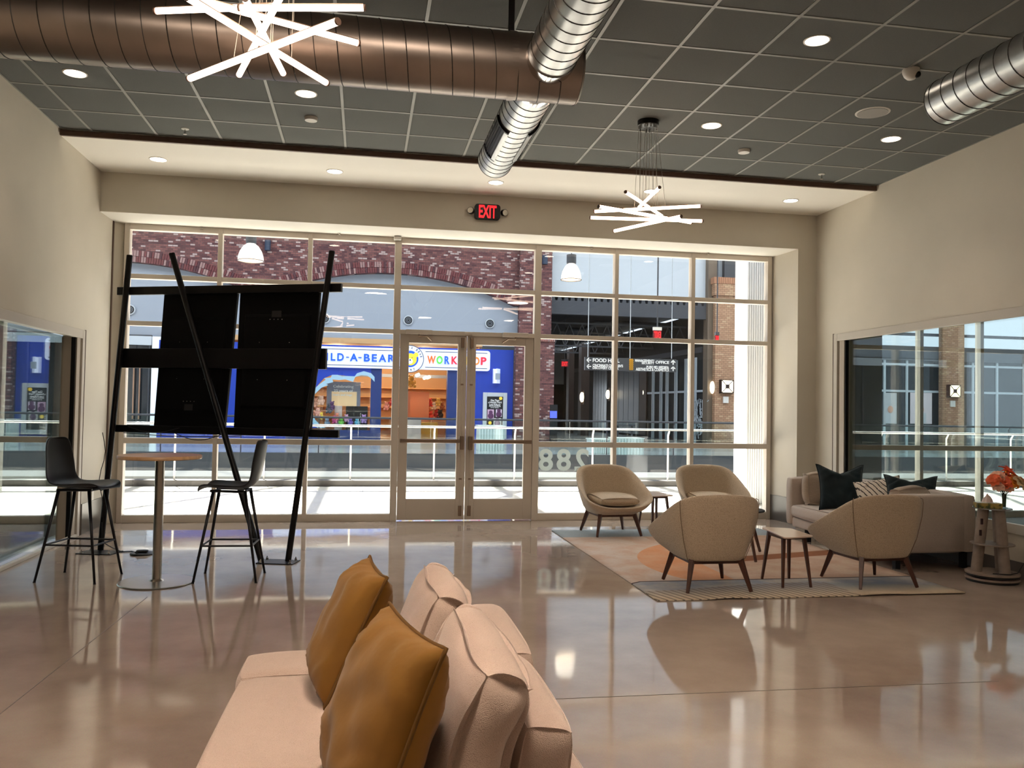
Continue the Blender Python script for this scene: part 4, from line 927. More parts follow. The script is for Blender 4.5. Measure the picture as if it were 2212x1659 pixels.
def disc(name, px, py, z, r, lab, cat, m=M_plw, inner=None, h=.02):
    c = at(px, py, Z=z); t = thing(name, lab, cat, (c.x, c.y, z))
    MB().lathe([(r, 0), (r, -h*.4), (r*.92, -h), (1e-6, -h)], 28, close=False).build('body', m, t, local=True, smooth=True, auto=True)
    if inner: MB().lathe([(r*.88, -h), (r*.88, -h-.003), (1e-6, -h-.003)], 28, close=False).build('grille', inner, t, local=True)
    return t
disc('ceiling_speaker', 1885, 243, ZC, .145, 'round white ceiling speaker near the short duct at right', 'speaker', inner=M_speaker, h=.006)
disc('smoke_detector', 672, 254, ZC, .06, 'white smoke detector beyond the downlight above the black stand', 'detector', h=.03)
disc('smoke_detector', 1607, 324, ZC, .06, 'white smoke detector right of the chandelier wires', 'detector', h=.03)
def sprinkler(px, py, z, lab, s=1.0):
    c = at(px, py, Z=z); t = thing('sprinkler', lab, 'sprinkler', (c.x, c.y, z), group='fire sprinklers')
    MB().lathe([(.038*s, 0), (.036*s, -.006), (.012*s, -.01), (1e-6, -.01)], 18, close=False).build('rosette', M_plw, t, local=True)
    MB().tube([(0, 0, -.008), (0, 0, -.05*s)], .006, 8).build('stem', M_steel, t, local=True)
    MB().lathe([(.018, -.05*s), (.018, -.056*s), (1e-6, -.056*s)], 12, close=False).build('deflector', M_steel, t, local=True)
sprinkler(400, 278, ZC, 'sprinkler in the dark ceiling above the left soffit light')
sprinkler(1775, 376, ZC, 'sprinkler in the dark ceiling near the right end of the soffit')
for px, py, lb in ((436, 489, 'sprinkler under the recess above the first mullion'), (733, 503, 'sprinkler under the recess left of the doors'), (1014, 520, 'sprinkler under the recess above the doors'), (1278, 533, 'sprinkler under the recess below the right chandelier'), (1530, 545, 'rightmost sprinkler under the recess')): sprinkler(px, py, ZH, lb, .6)
# dome camera
c = at(1968, 150, Z=ZC); dc = thing('security_camera', 'white dome security camera on the dark ceiling', 'camera', (c.x, c.y, ZC))
MB().lathe([(.062, 0), (.062, -.025), (.05, -.055), (.03, -.075), (1e-6, -.08)], 24, close=False).build('body', M_plw, dc, local=True, smooth=True)
MB().ball((.028, -.035, -.05), .026, n=8).build('lens', M_black, dc, local=True, smooth=True)
# small sensor over the mullion
c = at(859, 516, Y=10.5); MBs = MB().box(c.x-.045, 10.47, ZH-.05, c.x+.045, 10.56, ZH-.006); tag(MBs.build('motion_sensor', M_plw, bevel=.006), 'small white motion sensor above the mullion left of the doors', 'sensor')
# exit sign on the header
A, B = at(1026, 476, Y=YH), at(1078, 443, Y=YH); ex_ = thing('exit_sign', 'black emergency EXIT sign with two lamp heads on the header', 'sign', ((A.x+B.x)/2, YH, (A.z+B.z)/2))
MB().prism(rrect(-.155, -.092, .155, .092, .035), -.055, 0, FN).build('housing', M_black, ex_, local=True)
vs, fs = glyphs('EXIT'); MB().add([((u-.5)*.215+.0, -.055-.004*w, (v-.5)*.155) for u, v, w in vs], fs).build('lettering', M_red, ex_, local=True)
for s in (-1, 1):
    R = Matrix.Rotation(radians(90+8*s), 4, 'X') @ Matrix.Rotation(radians(25*s), 4, 'Y')
    h = MB().lathe([(.012, -.03), (.04, -.01), (.042, .03), (.038, .032)], 20, c=(s*.20, -.04, -.0), M=R).build('lamp_head', M_black, ex_, local=True)
    MB().lathe([(.036, .033), (1e-6, .036)], 20, c=(s*.20, -.04, -.0), M=R, close=False).build('lens', M_lens, h, local=True)
# ducts
def spiral(name, lab, a, b, r, m, seam, cap, seg=48):
    a, b = Vector(a), Vector(b); t = thing(name, lab, 'duct', a); L = (b-a).length; d = (b-a)/L; 
    u = Vector((0, 0, 1)); v = d.cross(u); n = max(2, int(L/.1))
    k = MB(); ring = lambda s, rr: [a+d*s+rr*(cos(2*pi*i/seg)*u+sin(2*pi*i/seg)*v) for i in range(seg)]
    vs = []; 
    for s in (0, L): vs += ring(s, r)
    k.add(vs, [(i, (i+1) % seg, seg+(i+1) % seg, seg+i) for i in range(seg)]); o = k.build('shell', m, t, smooth=True)
    s = .06; 
    # helical lock seam
    turns = int(L/seam); path = []
    for i in range(turns*32): th = 2*pi*i/32; path.append(a+d*(seam*i/32)+(r+.0005)*(cos(th)*u+sin(th)*v))
    MB().tube(path, .0032, 4, caps=False).build('lock_seam', M_seam, t)
    for e, f in cap: 
        k = MB(); vs = ring(e, r+.003)+ring(e+f*.012, r-.006)+ring(e+f*.02, .001); k.add(vs, [(q*seg+i, q*seg+(i+1) % seg, (q+1)*seg+(i+1) % seg, (q+1)*seg+i) for q in range(2) for i in range(seg)])
        k.build('end_cap', m, t, smooth=True, auto=True)
    return t
M_seam = mat('dark_seam_metal', '#3c3a38', .5, .6)  # one dark metal colour for the raised lock seams
DZ = 2.00; zd = CAM.z+DZ; Yc = DZ/math.tan(radians(22.80)); rT = .0366*sqrt(DZ*DZ+Yc*Yc); xe = at(1243, 200, Y=Yc).x
dt = spiral('spiral_duct', 'wide bronze tinted spiral duct running across under the ceiling', (XL+.001, Yc, zd), (xe, Yc, zd), rT, M_galvd, .125, ((xe-XL, 1),))
Xc = DZ*math.tan(radians(26.6)); rL = .0692*DZ; ye = 6.63
dl_ = spiral('spiral_duct', 'bright galvanised spiral duct crossing the wide duct towards the glass front', (Xc, .3, zd), (Xc, ye, zd), rL, M_galv, .11, ((ye-.3, 1),))
# take-off collar rings where the branch meets the wide duct
for s in (-1, 1):
    k = MB(); k.lathe([(rL+.004, 0), (rL+.008, .02), (rL+.008, .10), (rL+.002, .10)], 40, c=(Xc, Yc+s*(rT*.72), zd), M=Matrix.Rotation(radians(-90*s), 4, 'X')); k.build('collar', M_chrome, dl_, smooth=True, auto=True)
# grilles on the far length
for s in (-1, 1):
    a0, a1 = (radians(180+28), radians(180+88)) if s < 0 else (radians(180-88), radians(180-28))
    y0, y1 = 5.58, 6.19; n = 12; rr = rL+.012
    P = lambda th, y, q: (Xc+q*sin(th)*-1*-1, y, zd+q*cos(th))
    g = None
    def band(t0, t1, ya, yb, q0, q1, nn, m_):
        k = MB(); vs = []; m2 = 8
        for i in range(m2+1):
            th = t0+(t1-t0)*i/m2
            for q in (q0, q1):
                for y in (ya, yb): vs.append((Xc+q*sin(th), y, zd+q*cos(th)))
        fs = []
        for i in range(m2):
            b = i*4; fs += [(b, b+1, b+5, b+4), (b+2, b+6, b+7, b+3), (b, b+4, b+6, b+2), (b+1, b+3, b+7, b+5)]
        fs += [(0, 2, 3, 1), (m2*4, m2*4+1, m2*4+3, m2*4+2)]
        return k.add(vs, fs).build(nn, m_, dl_ if g is None else g)
    g = band(a0, a1, y0, y1, rL-.004, rL+.006, 'grille', M_black)
    for y in ((y0-.02, y0), (y1, y1+.02)): band(a0, a1, y[0], y[1], rL, rL+.016, 'grille_frame', M_black)
    w = (a1-a0)*.20; t0 = (a1-w, a1) if (a1 < pi) else (a0, a0+w)
    band(t0[0], t0[1], y0, y1, rL, rL+.016, 'grille_frame', M_galv)
    for i in range(1, 6):
        th = a0+(a1-a0)*i/7+(.0 if a1 < pi else (a1-a0)/7); band(th-.012, th+.012, y0, y1, rL+.004, rL+.012, 'grille_blade', M_mdark)
# hanger strap of the wide duct
xh = at(1105, 30, Y=Yc).x; MB().box(xh-.018, Yc-.004, zd+rT-.01, xh+.018, Yc+.004, ZC).build('hanger_strap', M_black, dt)
MB().lathe([(rT+.004, -.018), (rT+.004, .018)], 48, c=(xh, Yc, zd), M=Matrix.Rotation(radians(90), 4, 'Y'), close=False).build('hanger_band', M_galvd, dt)
X3 = DZ*math.tan(radians(61.0)); r3 = .072*DZ; y3 = at(2040, 200, X=X3).y
spiral('spiral_duct', 'short galvanised spiral duct entering at the upper right corner', (X3, .3, zd), (X3, y3, zd), r3, M_galv, .11, ((y3-.3, 1),))
# star chandeliers
def chandelier(name, cpx, bars, ymid, lab, zoff, cp, pin=0):
    c = Vector(cp); t = thing('star_chandelier', lab, 'chandelier', (c.x, c.y, ZC))
    can = MB().lathe([(.098, 0), (.098, -.045), (.09, -.05), (1e-6, -.05)], 32, c=(c.x, c.y, ZC), close=False).build('canopy', M_black, t, smooth=True, auto=True)
    nb = len(bars); w = 0
    for p, q, ym in bars:
        a, b = at(*p, Z=CAM.z+1), at(*q, Z=CAM.z+1); h = 1.0*ym/((a.y+b.y)/2)
        a, b = CAM+(a-CAM)*h, CAM+(b-CAM)*h; d = (b-a).normalized()
        tb = MB().tube([a, b], .0148, 12).build('light_tube', M_tube, t, smooth=True, auto=True)
        MB().beam(a+Vector((0, 0, .012)), b+Vector((0, 0, .012)), .012, .012).build('tube_spine', M_bronze, tb)
        for e in (a, b): MB().tube([e-d*.004 if e is a else e+d*.004, e-d*.012 if e is a else e+d*.012], .0155, 12).build('end_cap', M_brown, tb)
        L_ = (b-a).length; f0 = max(.12, min(.88, (Vector((c.x, c.y, a.z))-a).dot(d)/L_))
        for f in (f0-.075/L_, f0+.075/L_):
            m_ = a+(b-a)*f; w += 1; o_ = Vector((m_.x-c.x, m_.y-c.y, 0)); o_ = o_.normalized()*min(o_.length, .085); top = Vector((c.x+o_.x, c.y+o_.y, ZC-.05))
            MB().tube([top, (top.x, top.y, min(top.z-.05, m_.z+.5)), m_+Vector((0, 0, .02))] if pin else [top, m_+Vector((0, 0, .02))], .0018, 4).build('suspension_wire', M_wireg, t)
            MB().lathe([(.008, 0), (.008, -.03)], 8, c=top).build('wire_gripper', M_chrome, can)
za = lambda x, y: (1260+.12206*x, 370+.12206*y)
chandelier('a', None, [(za(135, 820), za(2095, 880), 7.1), (za(205, 710), za(2070, 615), 7.25), (za(285, 625), za(1900, 905), 7.0), (za(555, 1055), za(1720, 800), 7.1), (za(755, 370), za(1390, 790), 7.3), (za(1345, 290), za(985, 640), 7.3)], 7.1, 'star chandelier of glowing tubes hanging in front of the header at right', 0, (2.50, 7.22, 0))
zb = lambda x, y: (320+.226*x, .226*y)
chandelier('b', None, [(zb(80, 105), zb(1250, 60), 3.95), (zb(885, 75), zb(2055, 75), 3.8), (zb(400, 750), zb(1800, 210), 3.75), (zb(380, -20), zb(1700, 790), 3.85), (zb(480, 0), zb(2000, 410), 4.0), (zb(1290, -80), zb(870, 715), 4.0), (zb(930, -10), zb(1290, 700), 3.9)], 3.9, 'star chandelier of glowing tubes close to the camera, cut by the top edge', 0, (-.42, 3.95, 0))
# ------------------------------------------------------------------ bar table and stools
tb = thing('bar_table', 'round oak bar table on a steel column and disc base', 'table', (-1.605, 7.10, 0))
MB().lathe([(1e-6, 0), (.285, 0), (.29, .004), (.285, .010), (.06, .016), (.045, .03), (1e-6, .03)], 56, close=False).build('base', M_steel, tb, local=True, smooth=True, auto=True)
MB().lathe([(.036, .015), (.036, .985)], 28).build('column', M_steel, tb, local=True, smooth=True, auto=True)
MB().lathe([(.09, .978), (.09, .990)], 24).build('mounting_plate', M_black, tb, local=True)
MB().lathe([(1e-6, .988), (.312, .988), (.318, .993), (.318, 1.013), (.314, 1.018), (1e-6, 1.018)], 64, close=False).build('table_top', M_oak, tb, local=True, smooth=True, auto=True)
def stool(lab, loc, rz):
    t = thing('bar_stool', lab, 'stool', loc, rz)
    # shell: profile runs from the front lip (x+) back and up
    prof = [(.245, .735, .15), (.235, .752, .185), (.19, .762, .20), (.10, .757, .205), (.0, .748, .21), (-.09, .745, .212), (-.155, .762, .212), (-.195, .805, .208), (-.218, .87, .20), (-.235, .95, .19), (-.248, 1.03, .178), (-.258, 1.10, .158), (-.262, 1.125, .13), (-.263, 1.135, .09)]
    n = 12; k = MB(); L = len(prof)
    for i, (x, z, hw) in enumerate(prof):
        bk = min(1, max(0, (i-5)/4))
        for j in range(n+1):
            v = -1+2*j/n; c = abs(v)**2.6
            k.v.append(Vector((x+c*(.055*bk), v*hw, z+c*(.035*(1-bk))*(0 if i < 1 else 1)-(.012*c if i < 2 else 0))))
    k.f = [(i*(n+1)+j, i*(n+1)+j+1, (i+1)*(n+1)+j+1, (i+1)*(n+1)+j) for i in range(L-1) for j in range(n)]
    o = k.build('seat_shell', M_shell, t, smooth=True, local=True, subsurf=0); sd_ = o.modifiers.new('t', 'SOLIDIFY'); sd_.thickness = .012; sd_.offset = 1; ss = o.modifiers.new('s', 'SUBSURF'); ss.levels = ss.render_levels = 2
    tops = {}; feet = {}
    for sx in (-1, 1):
        for sy in (-1, 1):
            a = Vector((sx*.125-.0, sy*.115, .725)); b = Vector((sx*.245, sy*.205, 0)); tops[sx, sy] = a; feet[sx, sy] = b
            k = MB().tube([a, b], .0135, 12, r2=.0095); lg_ = k.build('leg', M_legb, t, smooth=True, local=True)
            MB().tube([b+Vector((0, 0, .008)), b], .011, 10).build('foot_cap', M_teck, lg_, local=True)
    fr = MB()
    k = MB(); q = [(1, 1), (1, -1), (-1, -1), (-1, 1)]
    for i in range(4):
        f = .405/.725
        a, b = q[i], q[(i+1) % 4]; A = feet[a].lerp(tops[a], f*.72); B = feet[b].lerp(tops[b], f*.72); MB().tube([A, B], .008, 8).build('footrest_rail', M_legb, t, local=True)
    for sy in (-1, 1): fr.tube([(-.14, sy*.115, .722), (.15, sy*.115, .728)], .011, 8)
    fr.tube([(-.12, -.115, .72), (-.12, .115, .72)], .011, 8).tube([(.12, -.115, .724), (.12, .115, .724)], .011, 8); fr.build('seat_frame', M_legb, t, local=True)
    return t
stool('black moulded bar stool left of the oak bar table', (-2.25, 7.32, 0), radians(-13))
stool('black moulded bar stool right of the oak bar table, side on', (-1.06, 7.215, 0), radians(177))
# ------------------------------------------------------------------ screen stand
PA, PB = Vector((-2.47, 8.63, 0)), Vector((-.653, 7.878, 0)); eu = (PB-PA).normalized(); en = Vector((eu.y, -eu.x, 0))   # en points to the room
def SP(u, z, o=0): return PA+eu*u+Vector((0, 0, z))+en*o
st_ = thing('screen_stand', 'tall black three pole stand carrying two screens seen from behind', 'stand', PA)
for (u0, z0, u1, z1, o) in ((.001, .0, .222, 2.853, .0), (1.726, 0, .716, 2.85, .05), (1.966, 0, 2.326, 2.843, .0)):
    lg_ = MB().tube([SP(u0, .012, o), SP(u1, z1, o)], .028, 20).build('pole', M_black, st_, smooth=True, auto=True)
    MB().tube([SP(u1, z1, o), SP(u1, z1, o)+Vector((0, 0, .004))], .024, 16).build('pole_cap', M_tv, lg_)
for n_, u0, u1, z0, z1 in (('upper_rail', .065, 2.407, 2.477, 2.554), ('middle_rail', .108, 2.272, 1.768, 1.956), ('lower_rail', .056, 2.412, 1.145, 1.215)):
    k = MB(); P = [SP(u0, z0, -.035), SP(u1, z0, -.035), SP(u1, z0, -.075), SP(u0, z0, -.075)]; P += [p+Vector((0, 0, z1-z0)) for p in P]
    k.add(P, [(0, 3, 2, 1), (4, 5, 6, 7), (0, 1, 5, 4), (1, 2, 6, 5), (2, 3, 7, 6), (3, 0, 4, 7)]); k.build(n_, M_black, st_, bevel=.004)
for (px0, px1) in (((173, 1196), (208, 1188)), ((555, 1217), (592, 1207))): pass
for cx, cyy in ((-2.445, 8.52), (-.74, 7.895)):
    pl = MB(); a = atan2(eu.y, eu.x)+radians(8); R = Matrix.Translation((cx, cyy, .004)) @ Matrix.Rotation(a, 4, 'Z'); pl.mbox(.34, .22, .008, R); p_ = pl.build('base_plate', M_black, st_)
    for i in (-1, 1):
        for j in (-1, 1):
            c = R @ Vector((i*.135, j*.08, 0)); MB().lathe([(.02, .004), (.02, .010), (.013, .010), (.013, .026), (.006, .026), (.006, .04), (1e-6, .04)], 12, c=(c.x, c.y, 0)).build('anchor_bolt', M_chrome, p_)
def screen(lab, cor, up):
    # cor: four corners (u,z) top-left, top-right, bottom-right, bottom-left ; set behind the rails
    t = thing('television', lab, 'television', SP((cor[2][0]+cor[3][0])/2, cor[3][1], -.1)); F = 1.012
    P = [SP(u*F+.0, z, -.085) for u, z in cor]; Q = [SP(u*F, z, -.125) for u, z in cor]
    k = MB().add(P+Q, [(0, 1, 2, 3), (7, 6, 5, 4), (0, 4, 5, 1), (1, 5, 6, 2), (2, 6, 7, 3), (3, 7, 4, 0)]); k.build('panel', M_tv, t, bevel=.006)
    m_ = lambda a, b, o: (P[0]*(1-a)+P[1]*a)*(1-b)+(P[3]*(1-a)+P[2]*a)*b+en*o
    b0, b1 = (.18, .80) if up else (.2, .84)
    MB().add([m_(.10, b0, .025), m_(.90, b0, .025), m_(.90, b1, .025), m_(.10, b1, .025), m_(.08, b0-.02, 0), m_(.92, b0-.02, 0), m_(.92, b1+.02, 0), m_(.08, b1+.02, 0)], [(0, 1, 2, 3), (0, 4, 5, 1), (1, 5, 6, 2), (2, 6, 7, 3), (3, 7, 4, 0)]).build('rear_housing', M_tv, t)
    bb = .14 if up else .80
    MB().add([m_(.44, bb, .03), m_(.56, bb, .03), m_(.56, bb+.045, .03), m_(.44, bb+.045, .03)], [(0, 1, 2, 3)]).build('rating_label', mat('dim_label', '#151413', .6) if 'dim_label' not in MATS else MATS['dim_label'], t)
    for i in range(4): c = m_(.42+.05*i, bb+(.06 if up else -.02), .028); MB().ball(c, .004, n=4).build('port', M_speaker, t)
    for a in (.30, .68):
        for b in (.36, .62): MB().ball(m_(a, b, .028), .0045, n=5).build('mount_bolt', M_chrome, t)
    return t
screen('left black television seen from behind, tilted on the stand', [(.545, 2.505), (1.318, 2.50), (1.215, 1.160), (.468, 1.156)], False)
screen('right black television seen from behind on the stand', [(1.345, 2.50), (2.150, 2.50), (2.088, 1.150), (1.312, 1.158)], True)
# cables under the stand and the floor puck
c = at(307, 1197, Z=0); pk = thing('floor_power_puck', 'black round power puck on the floor behind the bar table', 'socket', (c.x, c.y, 0))
MB().lathe([(.105, 0), (.11, .008), (.10, .016), (1e-6, .018)], 28, close=False).build('body', M_black, pk, local=True); MB().box(-.05, -.03, .016, .05, .03, .04).build('plug', M_teck, pk, local=True, bevel=.008)
a = at(228, 1172, Z=.0); P = [SP(.03, .28, .03), SP(.05, .1, .05), at(240, 1182, Z=.02), at(262, 1192, Z=.006), at(285, 1191, Z=.006), at(298, 1194, Z=.03)]
tag(MB().tube([(P[i].lerp(P[i+1], t/4)) for i in range(5) for t in range(4)]+[P[5]], .005, 6).build('power_cord', M_teck, smooth=True), 'thin black power cord from the left pole to the floor puck', 'cord')
P = [SP(.02+.02*sin(i*.9), 1.14-i*.09, .035+.012*cos(i*1.3)) for i in range(10)]
MB().tube(P, .004, 6).build('loose_cable', M_teck, st_, smooth=True)
for u0, u1, zz_, dp_ in ((.25, .8, 1.20, .05), (.75, 1.25, 1.15, .06), (.2, 1.45, 1.14, .02)):
    MB().tube([SP(u0+(u1-u0)*i/14, zz_-dp_*sin(pi*i/14), -.02) for i in range(15)], .004, 6).build('loose_cable', M_teck, st_, smooth=True)
# ------------------------------------------------------------------ rug
def rugmat():
    m = mat('abstract_rug', '#c9b7a8', .95, spec=.1); nt = m.node_tree; N, Lk = nt.nodes, nt.links; b = N['Principled BSDF']
    t = N.new('ShaderNodeTexCoord'); sp = N.new('ShaderNodeSeparateXYZ'); Lk.new(t.outputs['Object'], sp.inputs[0]); X, Y = sp.outputs[0], sp.outputs[1]
    def M_(op, a, b_=None, c=None):
        n = N.new('ShaderNodeMath'); n.operation = op
        for i, q in enumerate((a, b_, c)):
            if q is None: continue
            if isinstance(q, (int, float)): n.inputs[i].default_value = q
            else: Lk.new(q, n.inputs[i])
        return n.outputs[0]
    def mixc(f, a, c):
        n = N.new('ShaderNodeMix'); n.data_type = 'RGBA'; Lk.new(f, n.inputs[0])
        for i, q in ((6, a), (7, c)):
            if isinstance(q, str): n.inputs[i].default_value = lin(q)
            else: Lk.new(q, n.inputs[i])
        return n.outputs[2]
    def noi(s, d=4):
        n = N.new('ShaderNodeTexNoise'); n.inputs['Scale'].default_value = s; n.inputs['Detail'].default_value = d; Lk.new(t.outputs['Object'], n.inputs[0]); return n.outputs[0]
    n1, n2 = noi(3.5), noi(40)
    base = mixc(M_('MULTIPLY_ADD', n1, 4, -1.5), '#cbbbb0', '#c4a794')
    circ = M_('LESS_THAN', M_('SQRT', M_('ADD', M_('POWER', M_('SUBTRACT', X, 4.05), 2), M_('POWER', M_('SUBTRACT', Y, 7.4), 2))), 1.46)
    base = mixc(circ, base, mixc(M_('MULTIPLY_ADD', n1, 3, -1), '#cf9067', '#d0a07f'))
    circ2 = M_('GREATER_THAN', X, 3.15); base = mixc(circ2, base, mixc(M_('MULTIPLY_ADD', n1, 5, -2), '#bb9c88', '#c4ab98'))
    brown = M_('MULTIPLY', M_('LESS_THAN', M_('ABSOLUTE', M_('SUBTRACT', Y, M_('MULTIPLY_ADD', X, .25, 6.75))), .12), circ2); base = mixc(brown, base, '#8f5c3e')
    grey = M_('GREATER_THAN', Y, 9.1); base = mixc(grey, base, '#9aa3a6')
    ln = M_('SUBTRACT', Y, M_('MINIMUM', M_('MULTIPLY_ADD', X, .72, 5.06), 6.72))
    low = M_('LESS_THAN', ln, 0.0)
    lowc = mixc(M_('MULTIPLY_ADD', n1, 4, -1.5), '#b3aca5', '#8b93a0')
    st = M_('LESS_THAN', M_('FRACT', M_('MULTIPLY', M_('ADD', X, M_('MULTIPLY', Y, .35)), 15)), .3)
    stz = M_('LESS_THAN', Y, M_('ADD', M_('MULTIPLY', M_('SINE', M_('MULTIPLY', X, 2.2)), .1), 6.46))
    strip = mixc(st, mixc(M_('MULTIPLY_ADD', Y, 3, -18.4), '#cdbda6', '#8f8f93'), '#857a70')
    right = M_('GREATER_THAN', X, 3.9); strip = mixc(right, strip, mixc(M_('MULTIPLY_ADD', Y, 3.5, -21.5), '#cdbda6', '#93999c'))
    lowc = mixc(stz, lowc, strip)
    base = mixc(low, base, lowc)
    edge = M_('LESS_THAN', M_('ABSOLUTE', ln), .014); base = mixc(edge, base, '#4a3f42')
    base = mixc(M_('MULTIPLY', n2, .25), base, '#5c5048')
    Lk.new(base, b.inputs['Base Color'])
    bp = N.new('ShaderNodeBump'); bp.inputs['Strength'].default_value = .4; bp.inputs['Distance'].default_value = .004; Lk.new(noi(300, 2), bp.inputs['Height']); Lk.new(bp.outputs[0], b.inputs['Normal'])
    return m
rx0, rx1, ry0, ry1 = 2.213, 4.83, 6.05, 9.66
k = MB(); nx, ny = 26, 30; 
def rz(x, y):
    e = max(0, 1-(y-ry0)/.25); return .009+.010*e*max(0, noise.noise(Vector((x*2.3, 0, 4))))*2+(.006*e if x > 3.9 else 0)
vs = [(rx0+(rx1-rx0)*i/nx, ry0+(ry1-ry0)*j/ny, rz(rx0+(rx1-rx0)*i/nx, ry0+(ry1-ry0)*j/ny)) for i in range(nx+1) for j in range(ny+1)]
k.add(vs, [(i*(ny+1)+j, (i+1)*(ny+1)+j, (i+1)*(ny+1)+j+1, i*(ny+1)+j+1) for i in range(nx) for j in range(ny)])
rg = k.build('area_rug', rugmat(), smooth=True); tag(rg, 'abstract patterned rug in peach, orange and grey under the four armchairs', 'rug')
sm = rg.modifiers.new('t', 'SOLIDIFY'); sm.thickness = .008; sm.offset = -1
RZ = .011
# ------------------------------------------------------------------ tub armchairs
def tub(lab, loc, rz):
    t = thing('tub_armchair', lab, 'armchair', loc, rz, 'tweed tub armchairs on the rug')
    rim = [(0, -.365, .330), (.12, -.365, .332), (.24, -.362, .345), (.345, -.345, .380), (.415, -.285, .430), (.425, -.17, .492), (.415, -.05, .552), (.398, .07, .618), (.372, .175, .682), (.33, .255, .735), (.25, .315, .765), (.13, .338, .775), (0, .343, .778)]
    bot = [(0, -.25), (.10, -.25), (.18, -.245), (.225, -.23), (.25, -.19), (.262, -.11), (.265, -.03), (.265, .06), (.26, .14), (.245, .205), (.205, .25), (.11, .262), (0, .265)]
    inn = [(0, -.285, .325), (.10, -.285, .325), (.19, -.28, .33), (.25, -.25, .34), (.275, -.19, .345), (.28, -.11, .35), (.28, -.03, .355), (.275, .05, .36), (.265, .11, .36), (.24, .16, .36), (.19, .19, .36), (.10, .2, .36), (0, .2, .36)]
    n = len(rim)
    def mir(l): return l+[(-p[0],)+tuple(p[1:]) for p in l[-2:0:-1]]
    rings = []
    c0 = Vector((0, 0, .235))
    B = [Vector((x, y, .235)) for x, y in bot]; Rm = [Vector(p) for p in rim]; In = [Vector(p) for p in inn]
    rings.append([c0+(p-c0)*.55 for p in B]); rings.append([c0+(p-c0)*.93 for p in B])
    rings.append([p+Vector((0, 0, .022)) for p in B])
    for f, o in ((.33, .022), (.70, .026), (.93, .012)):
        r = []
        for a, b in zip(B, Rm):
            q = a.lerp(b, f); h = Vector((q.x, q.y, 0)); r.append(q+h.normalized()*o*(1 if h.length > .01 else 0))
        rings.append(r)
    def hin(p, d): h = Vector((p.x, p.y-.0, 0)).normalized(); return p-h*d
    rings.append([p.copy()+Vector((0, 0, -.004)) for p in Rm]); rings.append([hin(p, .022)+Vector((0, 0, .004)) for p in Rm]); rings.append([hin(p, .052)+Vector((0, 0, -.008)) for p in Rm])
    top = [hin(p, .075)+Vector((0, 0, -.045 if p.z > .4 else -.005)) for p in Rm]
    rings.append(top)
    for f in (.45, .82): rings.append([a.lerp(b, f)+Vector((0, .015*sin(pi*f) if b.y > 0 else 0, 0)) for a, b in zip(top, In)])
    rings.append(In); rings.append([p*.5+Vector((0, 0, .335*.5)) for p in In])
    k = MB(); R = []
    for r in rings:
        m2 = [Vector((p.x, p.y, p.z)) for p in r]+[Vector((-p.x, p.y, p.z)) for p in r[-2:0:-1]]; R.append(m2); k.v += m2
    m = len(R[0])
    for i in range(len(R)-1):
        for j in range(m): k.f.append((i*m+j, i*m+(j+1) % m, (i+1)*m+(j+1) % m, (i+1)*m+j))
    k.f.append(tuple(reversed(range(m)))); k.f.append(tuple((len(R)-1)*m+j for j in range(m)))
    k.build('upholstered_shell', M_chair, t, smooth=True, local=True, subsurf=2)
    for s in (-1, 1):      # welted seams between back panel and side panels
        j = 9; P = [rings[i][j].copy() for i in range(1, 8)]
        for p in P: p.x *= s
        MB().tube([p+Vector((p.x, p.y, 0)).normalized()*.001 for p in P], .0028, 6).build('seam', MATS.get('seam_tan') or mat('seam_tan', '#86705a', .9), t, smooth=True, local=True)
    c = rbox(.46, .47, .085, .038, n=8, bulge=.02, nz=.003, M=Matrix.Translation((0, -.055, .405)) @ Matrix.Rotation(radians(3), 4, 'X')); c.build('seat_cushion', M_chair, t, smooth=True, local=True, subsurf=1)
    tops = {}
    for sx in (-1, 1):
        for sy in (-1, 1):
            a, b = Vector((sx*.205, sy*.20, .250)), Vector((sx*.268, sy*.272, 0)); tops[sx, sy] = a
            MB().beam(b, a, .022, .024, w2=.040, h2=.045).build('leg', M_walnut, t, local=True, bevel=.003)
    for i, (p, q) in enumerate((((-1, -1), (1, -1)), ((-1, 1), (1, 1)), ((-1, -1), (-1, 1)), ((1, -1), (1, 1)))):
        MB().beam(tops[p]-Vector((0, 0, .012)), tops[q]-Vector((0, 0, .012)), .026, .045).build('rail', M_walnut, t, local=True, bevel=.002)
    return t
tub('tweed tub armchair facing the room at the far left corner of the rug', (2.845, 9.36, RZ), radians(5))
tub('tweed tub armchair facing the room beside the tall white reveal, behind another chair', (4.09, 9.42, RZ), radians(-4))
tub('tweed tub armchair seen from behind, left one of the near pair', (2.80, 6.515, RZ), radians(180))
tub('tweed tub armchair seen from behind, right one of the near pair by the sofa', (4.27, 6.52, RZ), radians(183))
